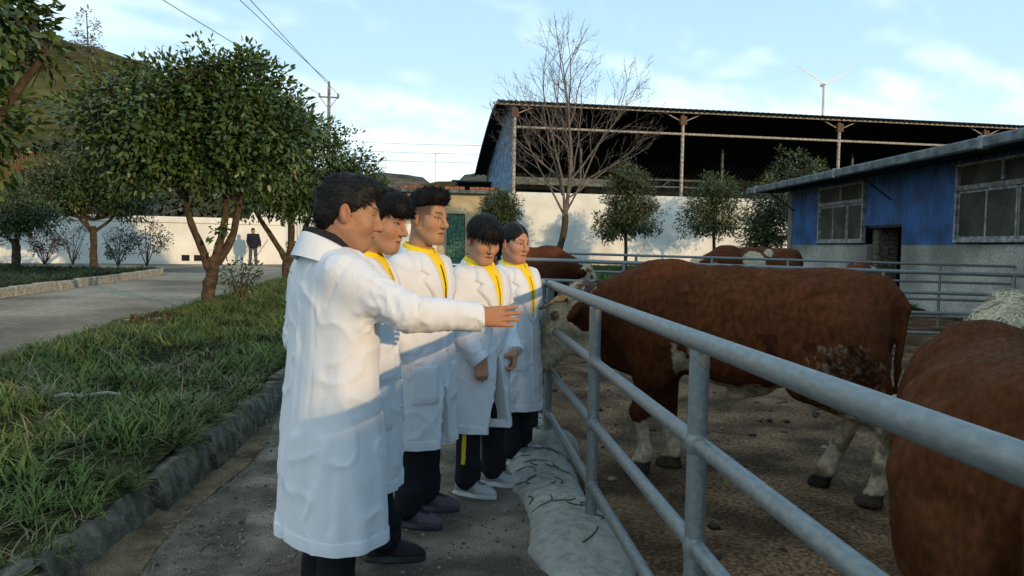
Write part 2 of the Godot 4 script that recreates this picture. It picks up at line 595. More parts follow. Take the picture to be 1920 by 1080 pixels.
class Hair extends Sdf:
	var at := Vector3.ZERO
	var bs := Basis()
	var s := 1.0
	var style := 0
	var tint := Color(0.0085, 0.0072, 0.007)
	var noise: FastNoiseLite

	func c(x: float, y: float, z: float) -> Vector3:
		return at + bs * (Vector3(x, y, z) * s)

	func build(wide := 1.0) -> void:
		margin = 0.012
		var t := 0.010
		match style:
			0:   # side-swept, full at the back
				ell(c(0, 0.034, -0.020), Vector3(0.079 * wide, 0.094, 0.098) * s, 0.02, bs)
				ell(c(0, 0.080, 0.032), Vector3(0.062, 0.045, 0.062) * s, 0.02, bs)
				ell(c(0, -0.018, -0.070), Vector3(0.064, 0.060, 0.040) * s, 0.03, bs)
			1:   # combed forward over the brow
				ell(c(0, 0.036, -0.014), Vector3(0.080 * wide, 0.096, 0.100) * s, 0.02, bs)
				ell(c(0, 0.078, 0.045), Vector3(0.068, 0.046, 0.060) * s, 0.03, bs)
				ell(c(0, 0.052, 0.080), Vector3(0.060, 0.026, 0.028) * s, 0.03, bs)
			2:   # short on top, shaved sides
				ell(c(0, 0.066, -0.008), Vector3(0.077 * wide, 0.068, 0.094) * s, 0.02, bs)
				ell(c(0, 0.094, 0.052), Vector3(0.062, 0.030, 0.046) * s, 0.025, bs)
			3:   # bowl cut with a fringe
				ell(c(0, 0.044, -0.008), Vector3(0.089 * wide, 0.092, 0.101) * s, 0.02, bs)
				ell(c(0, 0.050, 0.070), Vector3(0.066, 0.050, 0.034) * s, 0.03, bs)
			4:   # drawn back into a knot
				ell(c(0, 0.030, -0.016), Vector3(0.082 * wide, 0.094, 0.100) * s, 0.02, bs)
				ell(c(0, 0.005, -0.118), Vector3(0.038, 0.042, 0.036) * s, 0.02, bs)
				cap(c(0, -0.01, -0.13), c(0, -0.12, -0.13), 0.022 * s, 0.012 * s, 0.02)
		t += 0.0

	func post(p: Vector3, d: float) -> float:
		if d > 0.05: return d
		var q := bs.transposed() * (p - at) / s
		var ax := absf(q.x)
		var h := 0.0
		var z := q.z
		match style:
			0:
				h = lerpf(0.060, 0.074, clampf((z - 0.06) / 0.03, 0.0, 1.0)) if z > 0.058 else lerpf(-0.012, 0.056, clampf((z - 0.030) / 0.028, 0.0, 1.0)) if z > 0.02 else lerpf(0.012, -0.012, clampf((z + 0.01) / 0.012, 0.0, 1.0)) if z > -0.026 else lerpf(-0.078, 0.010, clampf((z + 0.055) / 0.03, 0.0, 1.0))
				if ax < 0.05 and z > 0.0: h = maxf(h, 0.050)
			1:
				h = 0.034 + 0.3 * maxf(0.0, 0.075 - z) * 0.2 if z > 0.045 else lerpf(-0.002, 0.036, clampf((z - 0.026) / 0.02, 0.0, 1.0)) if z > 0.016 else lerpf(0.016, -0.002, clampf((z + 0.01) / 0.014, 0.0, 1.0)) if z > -0.026 else lerpf(-0.066, 0.012, clampf((z + 0.06) / 0.03, 0.0, 1.0))
			2:
				h = 0.064 if z > 0.05 else lerpf(0.040, 0.062, clampf((z + 0.02) / 0.06, 0.0, 1.0))
			3:
				h = 0.030 if z > 0.045 else lerpf(0.008, 0.028, clampf((z - 0.02) / 0.025, 0.0, 1.0)) if z > -0.03 else lerpf(-0.05, 0.006, clampf((z + 0.07) / 0.04, 0.0, 1.0))
			4:
				h = lerpf(0.042, 0.084, clampf((z - 0.040) / 0.045, 0.0, 1.0)) - 0.034 * clampf(ax / 0.055, 0.0, 1.0) if z > 0.040 else lerpf(-0.004, 0.036, clampf((z - 0.012) / 0.028, 0.0, 1.0)) if z > -0.02 else lerpf(-0.075, 0.010, clampf((z + 0.05) / 0.03, 0.0, 1.0))
				if z < -0.085: h = -0.2
		var wob := noise.get_noise_3d(q.x * 110.0, q.y * 20.0, q.z * 50.0)
		var cut := (h + wob * 0.006 - q.y) * 0.75 * s
		var g := noise.get_noise_3d(q.x * 110.0, q.y * 30.0, q.z * 36.0) * 0.0017 + noise.get_noise_3d(q.x * 16.0, q.y * 16.0, q.z * 16.0) * 0.0022
		if style == 4: g *= 0.35
		return maxf(d - g * s, cut)

	func color(p: Vector3, _n: Vector3) -> Color:
		var q := bs.transposed() * (p - at) / s
		var w := noise.get_noise_3d(q.x * 140.0, q.y * 26.0, q.z * 40.0)
		if style == 4 and absf(q.x + 0.012) < 0.0022 and q.z > 0.0 and q.y > 0.05: return Color(0.16, 0.09, 0.06)
		return tint * (1.0 + 0.8 * w)

	# short loose locks that break up the outline
	func locks(count: int, length: float, seed0: int, body: Array) -> Array:
		var vs := PackedVector3Array()
		var ns := PackedVector3Array()
		var cs := PackedColorArray()
		var ind := PackedInt32Array()
		var bv: PackedVector3Array = body[0]
		var bn: PackedVector3Array = body[1]
		for i in count:
			var j := int(G.hash1(seed0 + i * 7) * (bv.size() - 1))
			var p := bv[j]
			var n := bn[j]
			var q := bs.transposed() * (p - at) / s
			if q.y < 0.03 and (q.z > 0.0 or G.hash1(seed0 + i * 7 + 1) > 0.5):
				continue
			var dir := Vector3(q.x * 4.0, 0.15, 0.0)
			match style:
				0: dir = Vector3(q.x * 5.0 + 0.15, -0.25 if q.y < 0.08 else 0.15, 0.55 if q.z > -0.02 else -0.3)
				1: dir = Vector3(q.x * 2.0, -0.35, 1.0)
				2: dir = Vector3(q.x * 3.0, 0.9, 0.35)
				3: dir = Vector3(q.x * 5.0, -0.6, q.z * 7.0)
				4: dir = Vector3(q.x * 2.0, -0.2, -1.0)
			dir += Vector3(G.hash1(i * 3 + seed0) - 0.5, G.hash1(i * 3 + 1 + seed0) - 0.5, G.hash1(i * 3 + 2 + seed0) - 0.5) * 0.7
			dir = (bs * dir).normalized()
			dir = (dir - n * dir.dot(n) * 0.75 + n * [0.07, 0.16, 0.26, 0.12, 0.03][style]).normalized()
			var l := length * (0.5 + G.hash1(seed0 + i * 11))
			var w := dir.cross(n).normalized() * 0.0016
			var o := vs.size()
			var p0 := p - n * 0.002
			var p1 := p + dir * l * 0.55 + n * 0.001
			var p2 := p + dir * l - n * l * 0.12
			for e in [p0 - w, p0 + w, p1 - w, p1 + w, p2]:
				vs.append(e); ns.append(n); cs.append(tint * (0.8 + 0.7 * G.hash1(i + seed0)))
			ind.append_array(PackedInt32Array([o, o + 2, o + 1, o + 1, o + 2, o + 3, o + 2, o + 4, o + 3]))
		return [vs, ns, cs, ind]


class Hand extends Sdf:
	var skin := Color(0.4, 0.2, 0.12)
	var noise: FastNoiseLite
	# wrist w, fb: x along the fingers, y out of the back of the hand, z to the thumb's side
	func build(w: Vector3, fb: Basis, s: float, curl: Array, spread: float, thumb: Vector3, elbow: Vector3) -> void:
		var f := func(x: float, y: float, z: float) -> Vector3: return w + fb * (Vector3(x, y, z) * s)
		cap(w + (elbow - w).normalized() * 0.10, w, 0.033 * s, 0.027 * s, 0.02)
		var zs := [0.028, 0.009, -0.010, -0.028]
		var ln := [0.072, 0.080, 0.074, 0.058]
		for i in 4:
			var z: float = zs[i]
			var k: Vector3 = f.call(0.088 - absf(z - 0.006) * 0.25, 0.002, z)
			cap(f.call(0.0, 0, z * 0.62), k, 0.0165 * s, 0.0118 * s, 0.016)
			var an := 0.0
			var p := k
			var r := 0.0098 * s
			for j in 3:
				an += curl[i] * [0.8, 1.0, 0.7][j]
				var sp := (z / 0.028) * spread
				var dr: Vector3 = fb * Vector3(cos(an) * cos(sp), -sin(an), sin(sp) * cos(an))
				var q: Vector3 = p + dr * ln[i] * [0.46, 0.30, 0.24][j] * s
				cap(p, q, r, r * 0.9, 0.004)
				r *= 0.9
				p = q
		var t0: Vector3 = f.call(0.018, -0.006, 0.026)
		var t1: Vector3 = f.call(0.046, -0.008 + thumb.y * 0.3, 0.044)
		var t2: Vector3 = t1 + fb * thumb.normalized() * 0.034 * s
		var t3: Vector3 = t2 + fb * (thumb.normalized() + Vector3(0.35, -0.1, -0.15)).normalized() * 0.028 * s
		cap(t0, t1, 0.0165 * s, 0.0130 * s, 0.014)
		cap(t1, t2, 0.0118 * s, 0.0105 * s, 0.006)
		cap(t2, t3, 0.0105 * s, 0.0085 * s, 0.004)

	func color(p: Vector3, n: Vector3) -> Color:
		var t := noise.get_noise_3dv(p * 120.0) * 0.14
		return Color(skin.r * (1.0 + t), skin.g * (0.93 + t), skin.b * (0.9 + t))


class Body extends Sdf:
	var skin := Color(0.4, 0.2, 0.12)
	func color(_p: Vector3, _n: Vector3) -> Color:
		return skin


class Coat extends Sdf:
	var at := Vector3.ZERO
	var bs := Basis()
	var hem := 0.35
	var shoulder := 1.34
	var cloth := Color(0.66, 0.66, 0.675)
	var noise: FastNoiseLite
	var gap := 0.0           # how far the front flaps part at the hem
	var gap_top := 0.85
	var side_slit := false
	var seed0 := 0.0
	var arms := []           # [shoulder, elbow, wrist] of each side
	var fold := 1.0

	func post(p: Vector3, d: float) -> float:
		if d > 0.07: return d
		var q := bs.transposed() * (p - at)
		# long folds that hang from chest and hips, and drag lines across the back
		var low := clampf((shoulder - 0.05 - q.y) / 0.9, 0.0, 1.0)
		var n1 := noise.get_noise_3d(q.x * 7.5 + seed0, q.y * 0.8, q.z * 7.5)
		var n2 := noise.get_noise_3d(q.x * 14.0 + q.y * 6.0 + seed0, q.y * 5.0 - q.x * 4.0, q.z * 14.0)
		var n3 := noise.get_noise_3d(q.x * 3.6 - q.y * 2.4, q.y * 2.6 + seed0 + q.x * 2.0, q.z * 3.6)
		var g := (n1 * (0.003 + 0.013 * low) + pow(1.0 - absf(n3), 12.0) * 0.007 + n2 * 0.0016) * fold
		# crumples along the sleeves
		for a3 in arms:
			var e: Vector3 = a3[1]
			var w: Vector3 = a3[2]
			var u := (w - e)
			var t := (p - e).dot(u) / u.length_squared()
			var off := (p - e - u * clampf(t, -1.0, 1.0)).length()
			if off < 0.11 and t > -0.6:
				var c := noise.get_noise_3d(t * 5.5 + seed0 + off * 14.0, p.y * 7.0, p.x * 6.0 + p.z * 6.0)
				g += (pow(1.0 - absf(c), 3.0) - 0.3) * 0.010 * (0.4 + clampf(1.0 - absf(t) * 1.2, 0.0, 0.6) + clampf(t - 0.55, 0.0, 0.4))
		d -= g
		# the hem
		var hy := hem + 0.012 * sin(q.x * 9.0 + seed0) + 0.006 * n1
		d = maxf(d, hy - q.y)
		# front edge: the overlap stands a few millimetres proud
		if q.z > 0.0:
			if q.x > -0.012 and q.x < 0.035 and q.y < shoulder - 0.2: d -= 0.003
			if absf(q.x + 0.014) < 0.004 and q.y < shoulder - 0.15: d += 0.006
			if gap > 0.0 and q.y < gap_top:
				var wdt := gap * (gap_top - q.y) / (gap_top - hem)
				d = maxf(d, minf(wdt - absf(q.x + 0.02 - gap * 0.2), q.z + 0.02))
		elif absf(q.x) < 0.0035 and q.y < shoulder + 0.02:
			d += 0.004                     # centre back seam
			if q.y < hem + 0.42: d += 0.004
		if absf(absf(q.x) - 0.115) < 0.003 and q.z < 0.0 and q.y < shoulder - 0.06:
			d += 0.0025
		# armhole seam
		for a3 in arms:
			var u: Vector3 = (a3[1] - a3[0]).normalized()
			var t: float = (p - a3[0]).dot(u)
			if absf(t - 0.02) < 0.005 and (p - a3[0]).length() < 0.14 and q.y > shoulder - 0.17:
				d += 0.004
		return d

	func color(_p: Vector3, _n: Vector3) -> Color:
		return cloth


class Legs extends Sdf:
	var noise: FastNoiseLite
	var tint := Color(0.012, 0.013, 0.017)
	var stripe := false
	var bs := Basis()
	var at := Vector3.ZERO
	var feet := []
	func post(p: Vector3, d: float) -> float:
		if d > 0.04: return d
		var k := clampf(1.0 - p.y / 0.5, 0.15, 1.0)
		return d - (0.4 - absf(noise.get_noise_3d(p.x * 10.0, p.y * 20.0, p.z * 10.0))) * 0.018 * k
	func color(p: Vector3, _n: Vector3) -> Color:
		return tint


class Shoe extends Sdf:
	var at := Vector3.ZERO
	var bs := Basis()
	var upper := Color(0.3, 0.3, 0.3)
	var sole := Color(0.6, 0.6, 0.6)
	var trim := Color(0.12, 0.12, 0.12)
	func build() -> void:
		ell(at + bs * Vector3(0, 0.030, -0.035), Vector3(0.040, 0.050, 0.062), 0.03, bs)
		ell(at + bs * Vector3(0, 0.028, 0.085), Vector3(0.048, 0.042, 0.085), 0.03, bs)
		cap(at + bs * Vector3(0, 0.075, 0.0), at + bs * Vector3(0, 0.045, 0.10), 0.034, 0.026, 0.03)
		cap(at + bs * Vector3(0, 0.06, -0.045), at + bs * Vector3(0, 0.10, -0.04), 0.036, 0.040, 0.03)
		ell(at + bs * Vector3(0, 0.004, 0.03), Vector3(0.050, 0.030, 0.142), 0.006, bs)
	func post(p: Vector3, d: float) -> float:
		var q := bs.transposed() * (p - at)
		if absf(q.y - 0.030) < 0.004: d += 0.003
		if q.z > 0.02 and q.z < 0.10 and q.y > 0.05 and fmod(q.z + 1.0, 0.016) < 0.006 and absf(q.x) < 0.022: d -= 0.004
		return maxf(d, 0.002 - q.y)
	func color(p: Vector3, _n: Vector3) -> Color:
		var q := bs.transposed() * (p - at)
		if q.y < 0.029: return sole
		if q.z > 0.02 and q.z < 0.10 and q.y > 0.055 and absf(q.x) < 0.02: return trim
		if q.z < -0.05 and q.y < 0.07 or (absf(q.x) > 0.03 and q.z > -0.03 and q.z < 0.06 and q.y < 0.055): return upper.lerp(trim, 0.5)
		return upper


# everything about one person is worked out here, on a thread of its own; parts = [name, mesh, material, parent]
class Person extends RefCounted:
	var s := {}
	var parts := []
	var noise: FastNoiseLite

	func part(called: String, m: Array, material: String, parent := "") -> void:
		parts.append([called, m, material, parent])

	func bounds(pts: Array, r: float) -> Array:
		var lo: Vector3 = pts[0]
		var hi: Vector3 = pts[0]
		for p in pts:
			lo = lo.min(p)
			hi = hi.max(p)
		return [lo - Vector3.ONE * r, hi + Vector3.ONE * r]

	func build() -> void:
		var bs := G.turned(s.yaw)
		var hb := G.turned(s.head_yaw, s.get("head_pitch", 0.0), s.get("head_roll", 0.0))
		var hs: float = s.get("head_scale", 1.0)
		var hc: Vector3 = s.head
		var sh: float = s.shoulder            # height of the shoulder line
		var spine: Vector3 = s.get("chest", Vector3(0, 0, 0))
		var w: float = s.get("width", 1.0)
		var skin: Color = s.skin
		var neck: Vector3 = Vector3(spine.x, sh + 0.004, spine.z) + bs * Vector3(0, 0, -0.015)
		# --- head
		var head := Head.new()
		head.at = hc; head.bs = hb; head.s = hs; head.skin = skin; head.noise = noise
		head.stubble = s.get("stubble", 0.0); head.fade = s.get("fade", 0.0); head.brow = s.get("brow", 1.0)
		head.lip = s.get("lip", head.lip)
		head.build(neck, s.get("wide", 1.0), s.get("nose", 1.0), s.get("jaw", 1.0))
		var bb := bounds([hc, neck], 0.135 * hs)
		var flesh := [head.mesh(bb[0], bb[1], s.get("fine", 0.0032))]
		# --- arms, hands
		var arms: Array = s.arms
		for i in 2:
			var a3: Array = arms[i]
			var hd: Array = s.hands[i]
			var hand := Hand.new()
			hand.skin = skin; hand.noise = noise
			var along: Vector3 = hd[0].normalized()
			var back: Vector3 = hd[1]
			back = (back - along * back.dot(along)).normalized()
			var side := along.cross(back) * (1.0 if i == 0 else -1.0)
			hand.build(a3[2], Basis(along, back, side), hd[5], hd[2], hd[3], hd[4], a3[1])
			var hbb := bounds([a3[2] - along * 0.06, a3[2] + along * 0.16], 0.085)
			flesh.append(hand.mesh(hbb[0], hbb[1], hd[6]))
		# --- the rest of the body, under the clothes
		var body := Body.new()
		body.skin = skin
		body.cap(neck, spine + Vector3(0, 0.95, 0), 0.06, 0.09, 0.05)
		for i in 2:
			var a3: Array = arms[i]
			body.cap(neck - Vector3(0, 0.05, 0), a3[0], 0.05, 0.045, 0.04)
			body.cap(a3[0], a3[1], 0.042, 0.036, 0.03)
			body.cap(a3[1], a3[2], 0.036, 0.026, 0.03)
			var ft: Array = s.feet[i]
			var hip: Vector3 = spine + bs * Vector3(0.09 if i == 0 else -0.09, 0.92, 0)
			var kn: Vector3 = (hip + ft[0]) * 0.5 + Vector3(0, 0.05, 0) + bs * Vector3(0, 0, 0.02)
			body.cap(hip, kn, 0.06, 0.045, 0.04)
			body.cap(kn, ft[0] + Vector3(0, 0.09, 0), 0.045, 0.034, 0.03)
			body.cap(ft[0] + Vector3(0, 0.06, 0), ft[0] + G.turned(ft[1]) * Vector3(0, 0.03, 0.12), 0.03, 0.02, 0.03)
		flesh.append(body.mesh(Vector3(-0.75, -0.02, -0.75), Vector3(0.75, sh + 0.15, 0.75), 0.022))
		part("body", G.joined(flesh), "skin")
		# --- hair
		var hair := Hair.new()
		hair.at = hc; hair.bs = hb; hair.s = hs; hair.style = s.hair; hair.noise = noise
		hair.tint = s.get("hair_tint", hair.tint)
		hair.build(s.get("wide", 1.0))
		var hm := hair.mesh(hc - Vector3.ONE * 0.18 * hs, hc + Vector3.ONE * 0.16 * hs, s.get("fine", 0.0032) * 1.1)
		if s.get("locks", 0) > 0:
			hm = G.joined([hm, hair.locks(s.locks, s.get("lock_length", 0.03), 17 + int(hc.x * 1000.0), hm)])
		part("hair", hm, "hair")
		# --- trousers and shoes
		var legs := Legs.new()
		legs.noise = noise; legs.bs = bs; legs.at = spine
		legs.tint = s.get("trousers", legs.tint); legs.stripe = s.get("stripe", false)
		legs.margin = 0.012
		for i in 2:
			var ft: Array = s.feet[i]
			legs.feet.append(ft[0])
			var hip: Vector3 = spine + bs * Vector3(0.085 if i == 0 else -0.085, 0.86, 0)
			var kn: Vector3 = (hip + ft[0]) * 0.5 + Vector3(0, 0.04, 0) + bs * Vector3(0, 0, 0.0)
			legs.cap(hip, kn, 0.090 * w, 0.070, 0.02)
			legs.cap(kn, ft[0] + Vector3(0, 0.11, 0) + bs * Vector3(0, 0, -0.02), 0.070, 0.064, 0.03)
			legs.cap(ft[0] + Vector3(0, 0.17, 0), ft[0] + Vector3(0, 0.095, 0) + bs * Vector3(0, 0, -0.015), 0.06, 0.068, 0.02)
		var lb := bounds([s.feet[0][0], s.feet[1][0], spine + Vector3(0, 0.86, 0)], 0.15)
		lb[0].y = 0.02
		part("trousers", legs.mesh(lb[0], lb[1], s.get("cell", 0.012)), "dark_cloth")
		if legs.stripe:
			var st := []
			var fo: Vector3 = bs.transposed() * (s.feet[1][0] - spine)
			for r in 12:
				var row := []
				for c in 4:
					row.append(legs.hit(spine + bs * Vector3(-0.45, lerpf(s.hem + 0.03, 0.19, r / 11.0), fo.z - 0.008 + 0.0075 * c), bs * Vector3(1, 0, 0), 0.6) - bs * Vector3(0.003, 0, 0))
				st.append(row)
			part("stripe", G.net(st, Color(0.62, 0.5, 0.03)), "bright_cloth", "trousers")
		for i in 2:
			var ft: Array = s.feet[i]
			var shoe := Shoe.new()
			shoe.at = ft[0]; shoe.bs = G.turned(ft[1])
			var sc: Array = s.shoes
			shoe.upper = sc[0]; shoe.sole = sc[1]; shoe.trim = sc[2]
			shoe.build()
			var sb := bounds([ft[0] + shoe.bs * Vector3(0, 0.05, 0.17), ft[0] + shoe.bs * Vector3(0, 0.05, -0.09)], 0.09)
			part("shoe", shoe.mesh(sb[0], sb[1], s.get("shoe_cell", 0.006)), "shoe")
		# --- coat
		var coat := Coat.new()
		coat.at = spine; coat.bs = bs; coat.noise = noise; coat.shoulder = sh; coat.seed0 = s.get("seed", 0.0)
		coat.hem = s.hem; coat.gap = s.get("gap", 0.0); coat.gap_top = s.get("gap_top", 0.85)
		coat.cloth = s.get("cloth", coat.cloth)
		coat.fold = s.get("fold", 1.0)
		coat.margin = 0.02
		var hm0: float = s.hem - 0.05
		var fl: float = s.get("flare", 1.0)
		var rows := [
			[hm0, 0.232 * w * fl, 0.180 * fl, 0.0], [lerpf(hm0, sh, 0.3), 0.222 * w * fl, 0.165 * fl, 0.0], [lerpf(hm0, sh, 0.55), 0.208 * w, 0.152, 0.0],
			[lerpf(hm0, sh, 0.72), 0.200 * w, 0.142, 0.004], [sh - 0.14, 0.208 * w, 0.138, 0.006], [sh - 0.06, 0.196 * w, 0.120, 0.0],
			[sh - 0.015, 0.158 * w, 0.100, -0.006], [sh + 0.018, 0.105 * w, 0.086, -0.012], [sh + 0.04, 0.066, 0.066, -0.015]]
		coat.profile(spine, bs, rows, 0.02)
		for i in 2:
			var a3: Array = arms[i]
			coat.cap(a3[0], a3[1], 0.068, 0.062, 0.06)
			coat.sleeve(a3[1], a3[2] + (a3[2] - a3[1]).normalized() * 0.004, 0.061, s.get("cuff", 0.048), 0.02)
			coat.arms.append(a3)
		var cb := bounds([spine + bs * Vector3(0.24, s.hem, 0.2), spine + bs * Vector3(-0.24, s.hem, -0.2), spine + bs * Vector3(0.24, sh, -0.2), spine + bs * Vector3(-0.24, sh, 0.2), arms[0][0], arms[0][1], arms[0][2], arms[1][0], arms[1][1], arms[1][2]], 0.10)
		cb[0].y = s.hem - 0.03
		part(s.get("coat_name", "lab_coat"), coat.mesh(cb[0], cb[1], s.get("cell", 0.010)), "coat" if not s.has("cloth") else "dark_cloth")
		var cn: String = s.get("coat_name", "lab_coat")
		if not s.get("plain", false):
			var band := []
			for y in [0.036, 0.032, 0.0, -0.012]:
				var row := []
				for c in 72:
					var an := TAU * c / 72.0
					var d := bs * Vector3(cos(an), 0, sin(an))
					var st: Vector3 = spine + Vector3(0, s.hem + maxf(y, 0.016), 0) + d * 0.55
					var h := coat.hit(st, -d, 0.54)
					row.append(Vector3(h.x, s.hem + y + 0.012 * sin(an * 3.0 + coat.seed0) * 0.4, h.z) + d * (0.0035 if y < 0.034 else -0.002))
				band.append(row)
			part("hem", G.net(band, coat.cloth, 0.0, true), "coat", cn)
			for i in 2:
				var a3: Array = arms[i]
				if s.get("pocketed", []).has(i): continue
				var u: Vector3 = (a3[2] - a3[1]).normalized()
				var e1 := u.cross(Vector3(0.3, 0.2, 1)).normalized()
				var e2 := u.cross(e1)
				var ring0 := []
				for k in [[-0.030, 0.050], [-0.026, 0.0545], [0.006, 0.0525], [0.010, 0.049], [0.004, 0.043], [-0.02, 0.040]]:
					var row := []
					for c in 22:
						var an := TAU * c / 22.0
						row.append(a3[2] + u * k[0] + (e1 * cos(an) + e2 * sin(an)) * (k[1] * (1.0 + 0.045 * noise.get_noise_2d(c * 0.6, coat.seed0 * 9.0))))
					ring0.append(row)
				part("cuff", G.net(ring0, coat.cloth, 0.0, true), "coat", cn)
			collars(coat, bs, spine, neck, sh, cn)

	# a sheet of cloth laid on the coat, its outline given by rows of (x, y) in the body's own frame
	func laid(coat: Coat, bs: Basis, spine: Vector3, rows: Array, up: float, col: Color, from_back := false) -> Array:
		var out := []
		var dir := bs * Vector3(0, 0, -1.0 if not from_back else 1.0)
		var last := rows.size() - 1
		for r in rows.size():
			var row := []
			for c in rows[r].size():
				var q: Vector2 = rows[r][c]
				var st := spine + bs * Vector3(q.x, q.y, 0.45 if not from_back else -0.45)
				var h := coat.hit(st, dir, 0.7)
				var e := up if r > 0 and r < last and c > 0 and c < rows[r].size() - 1 else -0.004
				row.append(h - dir * e)
			out.append(row)
		return G.net(out, col)

	func collars(coat: Coat, bs: Basis, spine: Vector3, neck: Vector3, sh: float, cn: String) -> void:
		var white: Color = coat.cloth
		var shirt: Color = s.shirt
		var v_low: float = sh - s.get("v_depth", 0.27)
		var top := sh + 0.045
		if s.get("front", true):
			var vee := []
			for r in 15:
				var t := r / 14.0
				var y := lerpf(top - 0.006, v_low, t)
				var hw := lerpf(0.050, 0.066, t / 0.14) if t < 0.14 else lerpf(0.066, 0.006, pow((t - 0.14) / 0.86, 0.85))
				var row := []
				for c in 7:
					row.append(Vector2(lerpf(-hw, hw, c / 6.0), y))
				vee.append(row)
			part("shirt_front", laid(coat, bs, spine, vee, 0.006, shirt), "bright_cloth")
			var zip := []
			for r in 9:
				var y := lerpf(top - 0.06, v_low + 0.04, r / 8.0)
				zip.append([Vector2(-0.006, y), Vector2(-0.003, y), Vector2(0.003, y), Vector2(0.006, y)])
			part("zip", laid(coat, bs, spine, zip, 0.010, s.get("zip", shirt * 0.45)), "bright_cloth", "shirt_front")
			for q in [-1.0, 1.0]:
				var lap := []
				for r in 25:
					var t := r / 24.0
					var y := lerpf(top - 0.02, v_low - 0.01, t)
					var xi := lerpf(0.060, 0.002, pow(t, 0.85))
					var xo := xi + 0.03
					if t < 0.30: xo = lerpf(0.095, 0.140, t / 0.30)
					elif t < 0.36: xo = 0.112
					elif t < 0.44: xo = lerpf(0.112, 0.142, (t - 0.36) / 0.08)
					else: xo = lerpf(0.140, 0.010, pow((t - 0.44) / 0.56, 1.1))
					xo = maxf(xo, xi + 0.008)
					var row := []
					for c in 7:
						row.append(Vector2(lerpf(xi, xo, [0.0, 0.04, 0.25, 0.5, 0.75, 0.96, 1.0][c]) * q, y))
					if q < 0.0: row.reverse()
					lap.append(row)
				part("lapel", laid(coat, bs, spine, lap, 0.015, white), "coat", cn)
			for k in 4:
				var bq := coat.hit(spine + bs * Vector3(0.012, v_low - 0.05 - 0.125 * k, 0.45), bs * Vector3(0, 0, -1), 0.7)
				if k > 1 and coat.gap > 0.0: continue
				part("button", G.tube([bq - bs * Vector3(0, 0, 0.004), bq + bs * Vector3(0, 0, 0.005)], [0.0075, 0.0065], 9, white * 0.8), "coat", cn)
			# chest embroidery: two small dark marks on the left breast
			for k in 2:
				for e in 3:
					var cx: float = 0.105 + k * 0.022 - 0.005 + e * 0.005
					var cy: float = sh - 0.135 + (G.hash1(k * 3 + e) - 0.5) * 0.008
					var m := []
					for r in 4:
						var y := cy + lerpf(0.010, -0.010, r / 3.0) * (0.6 + 0.5 * G.hash1(k + e * 5))
						m.append([Vector2(cx - 0.0028, y), Vector2(cx - 0.001, y), Vector2(cx + 0.001, y), Vector2(cx + 0.0028, y)])
					part("embroidery", laid(coat, bs, spine, m, 0.0015, Color(0.03, 0.03, 0.035)), "dark_cloth", cn)
		# hip pockets
		for q in s.get("pockets", [-1.0, 1.0]):
			var pk := []
			var py: float = s.get("pocket_y", 0.80)
			for r in 8:
				var row := []
				var y := lerpf(py, py - 0.19, [0.0, 0.025, 0.2, 0.4, 0.6, 0.8, 0.975, 1.0][r])
				for c in 8:
					row.append(Vector2((0.075 + 0.145 * [0.0, 0.03, 0.22, 0.4, 0.6, 0.78, 0.97, 1.0][c] * (0.93 if r == 7 else 1.0)) * q * 0.88, y))
				if q < 0.0: row.reverse()
				pk.append(row)
			part("pocket", laid(coat, bs, spine, pk, 0.009, white), "coat", cn)
		# the collar round the nape: base, fold, fall
		part("collar", ring(neck, bs, s.get("collar", [[0.076, 0.000], [0.077, 0.048], [0.083, 0.056], [0.092, 0.048], [0.128, -0.026]]), s.get("collar_share", 0.46), s.get("collar_drop", 0.05), white), "coat", cn)
		var inner := ring(neck, bs, s.get("inner_collar", [[0.062, 0.010], [0.065, 0.064], [0.070, 0.072], [0.080, 0.062], [0.114, -0.020]]), s.get("inner_share", 0.985), s.get("inner_drop", 0.036), shirt)
		part(s.get("inner_name", "shirt_collar"), inner, "bright_cloth" if shirt.g > 0.1 else "dark_cloth")

	func ring(neck: Vector3, bs: Basis, rows: Array, share: float, drop: float, col: Color) -> Array:
		var out := []
		for r in rows:
			var row := []
			for c in 33:
				var f := (c / 32.0 * 2.0 - 1.0) * share * PI
				var fr := (1.0 - cos(f)) * 0.5
				row.append(neck + bs * Vector3(sin(f) * r[0] * 1.04, r[1] - fr * drop, -cos(f) * r[0] * 1.02 + fr * 0.012))
			out.append(row)
		return G.net(out, col, 0.003)

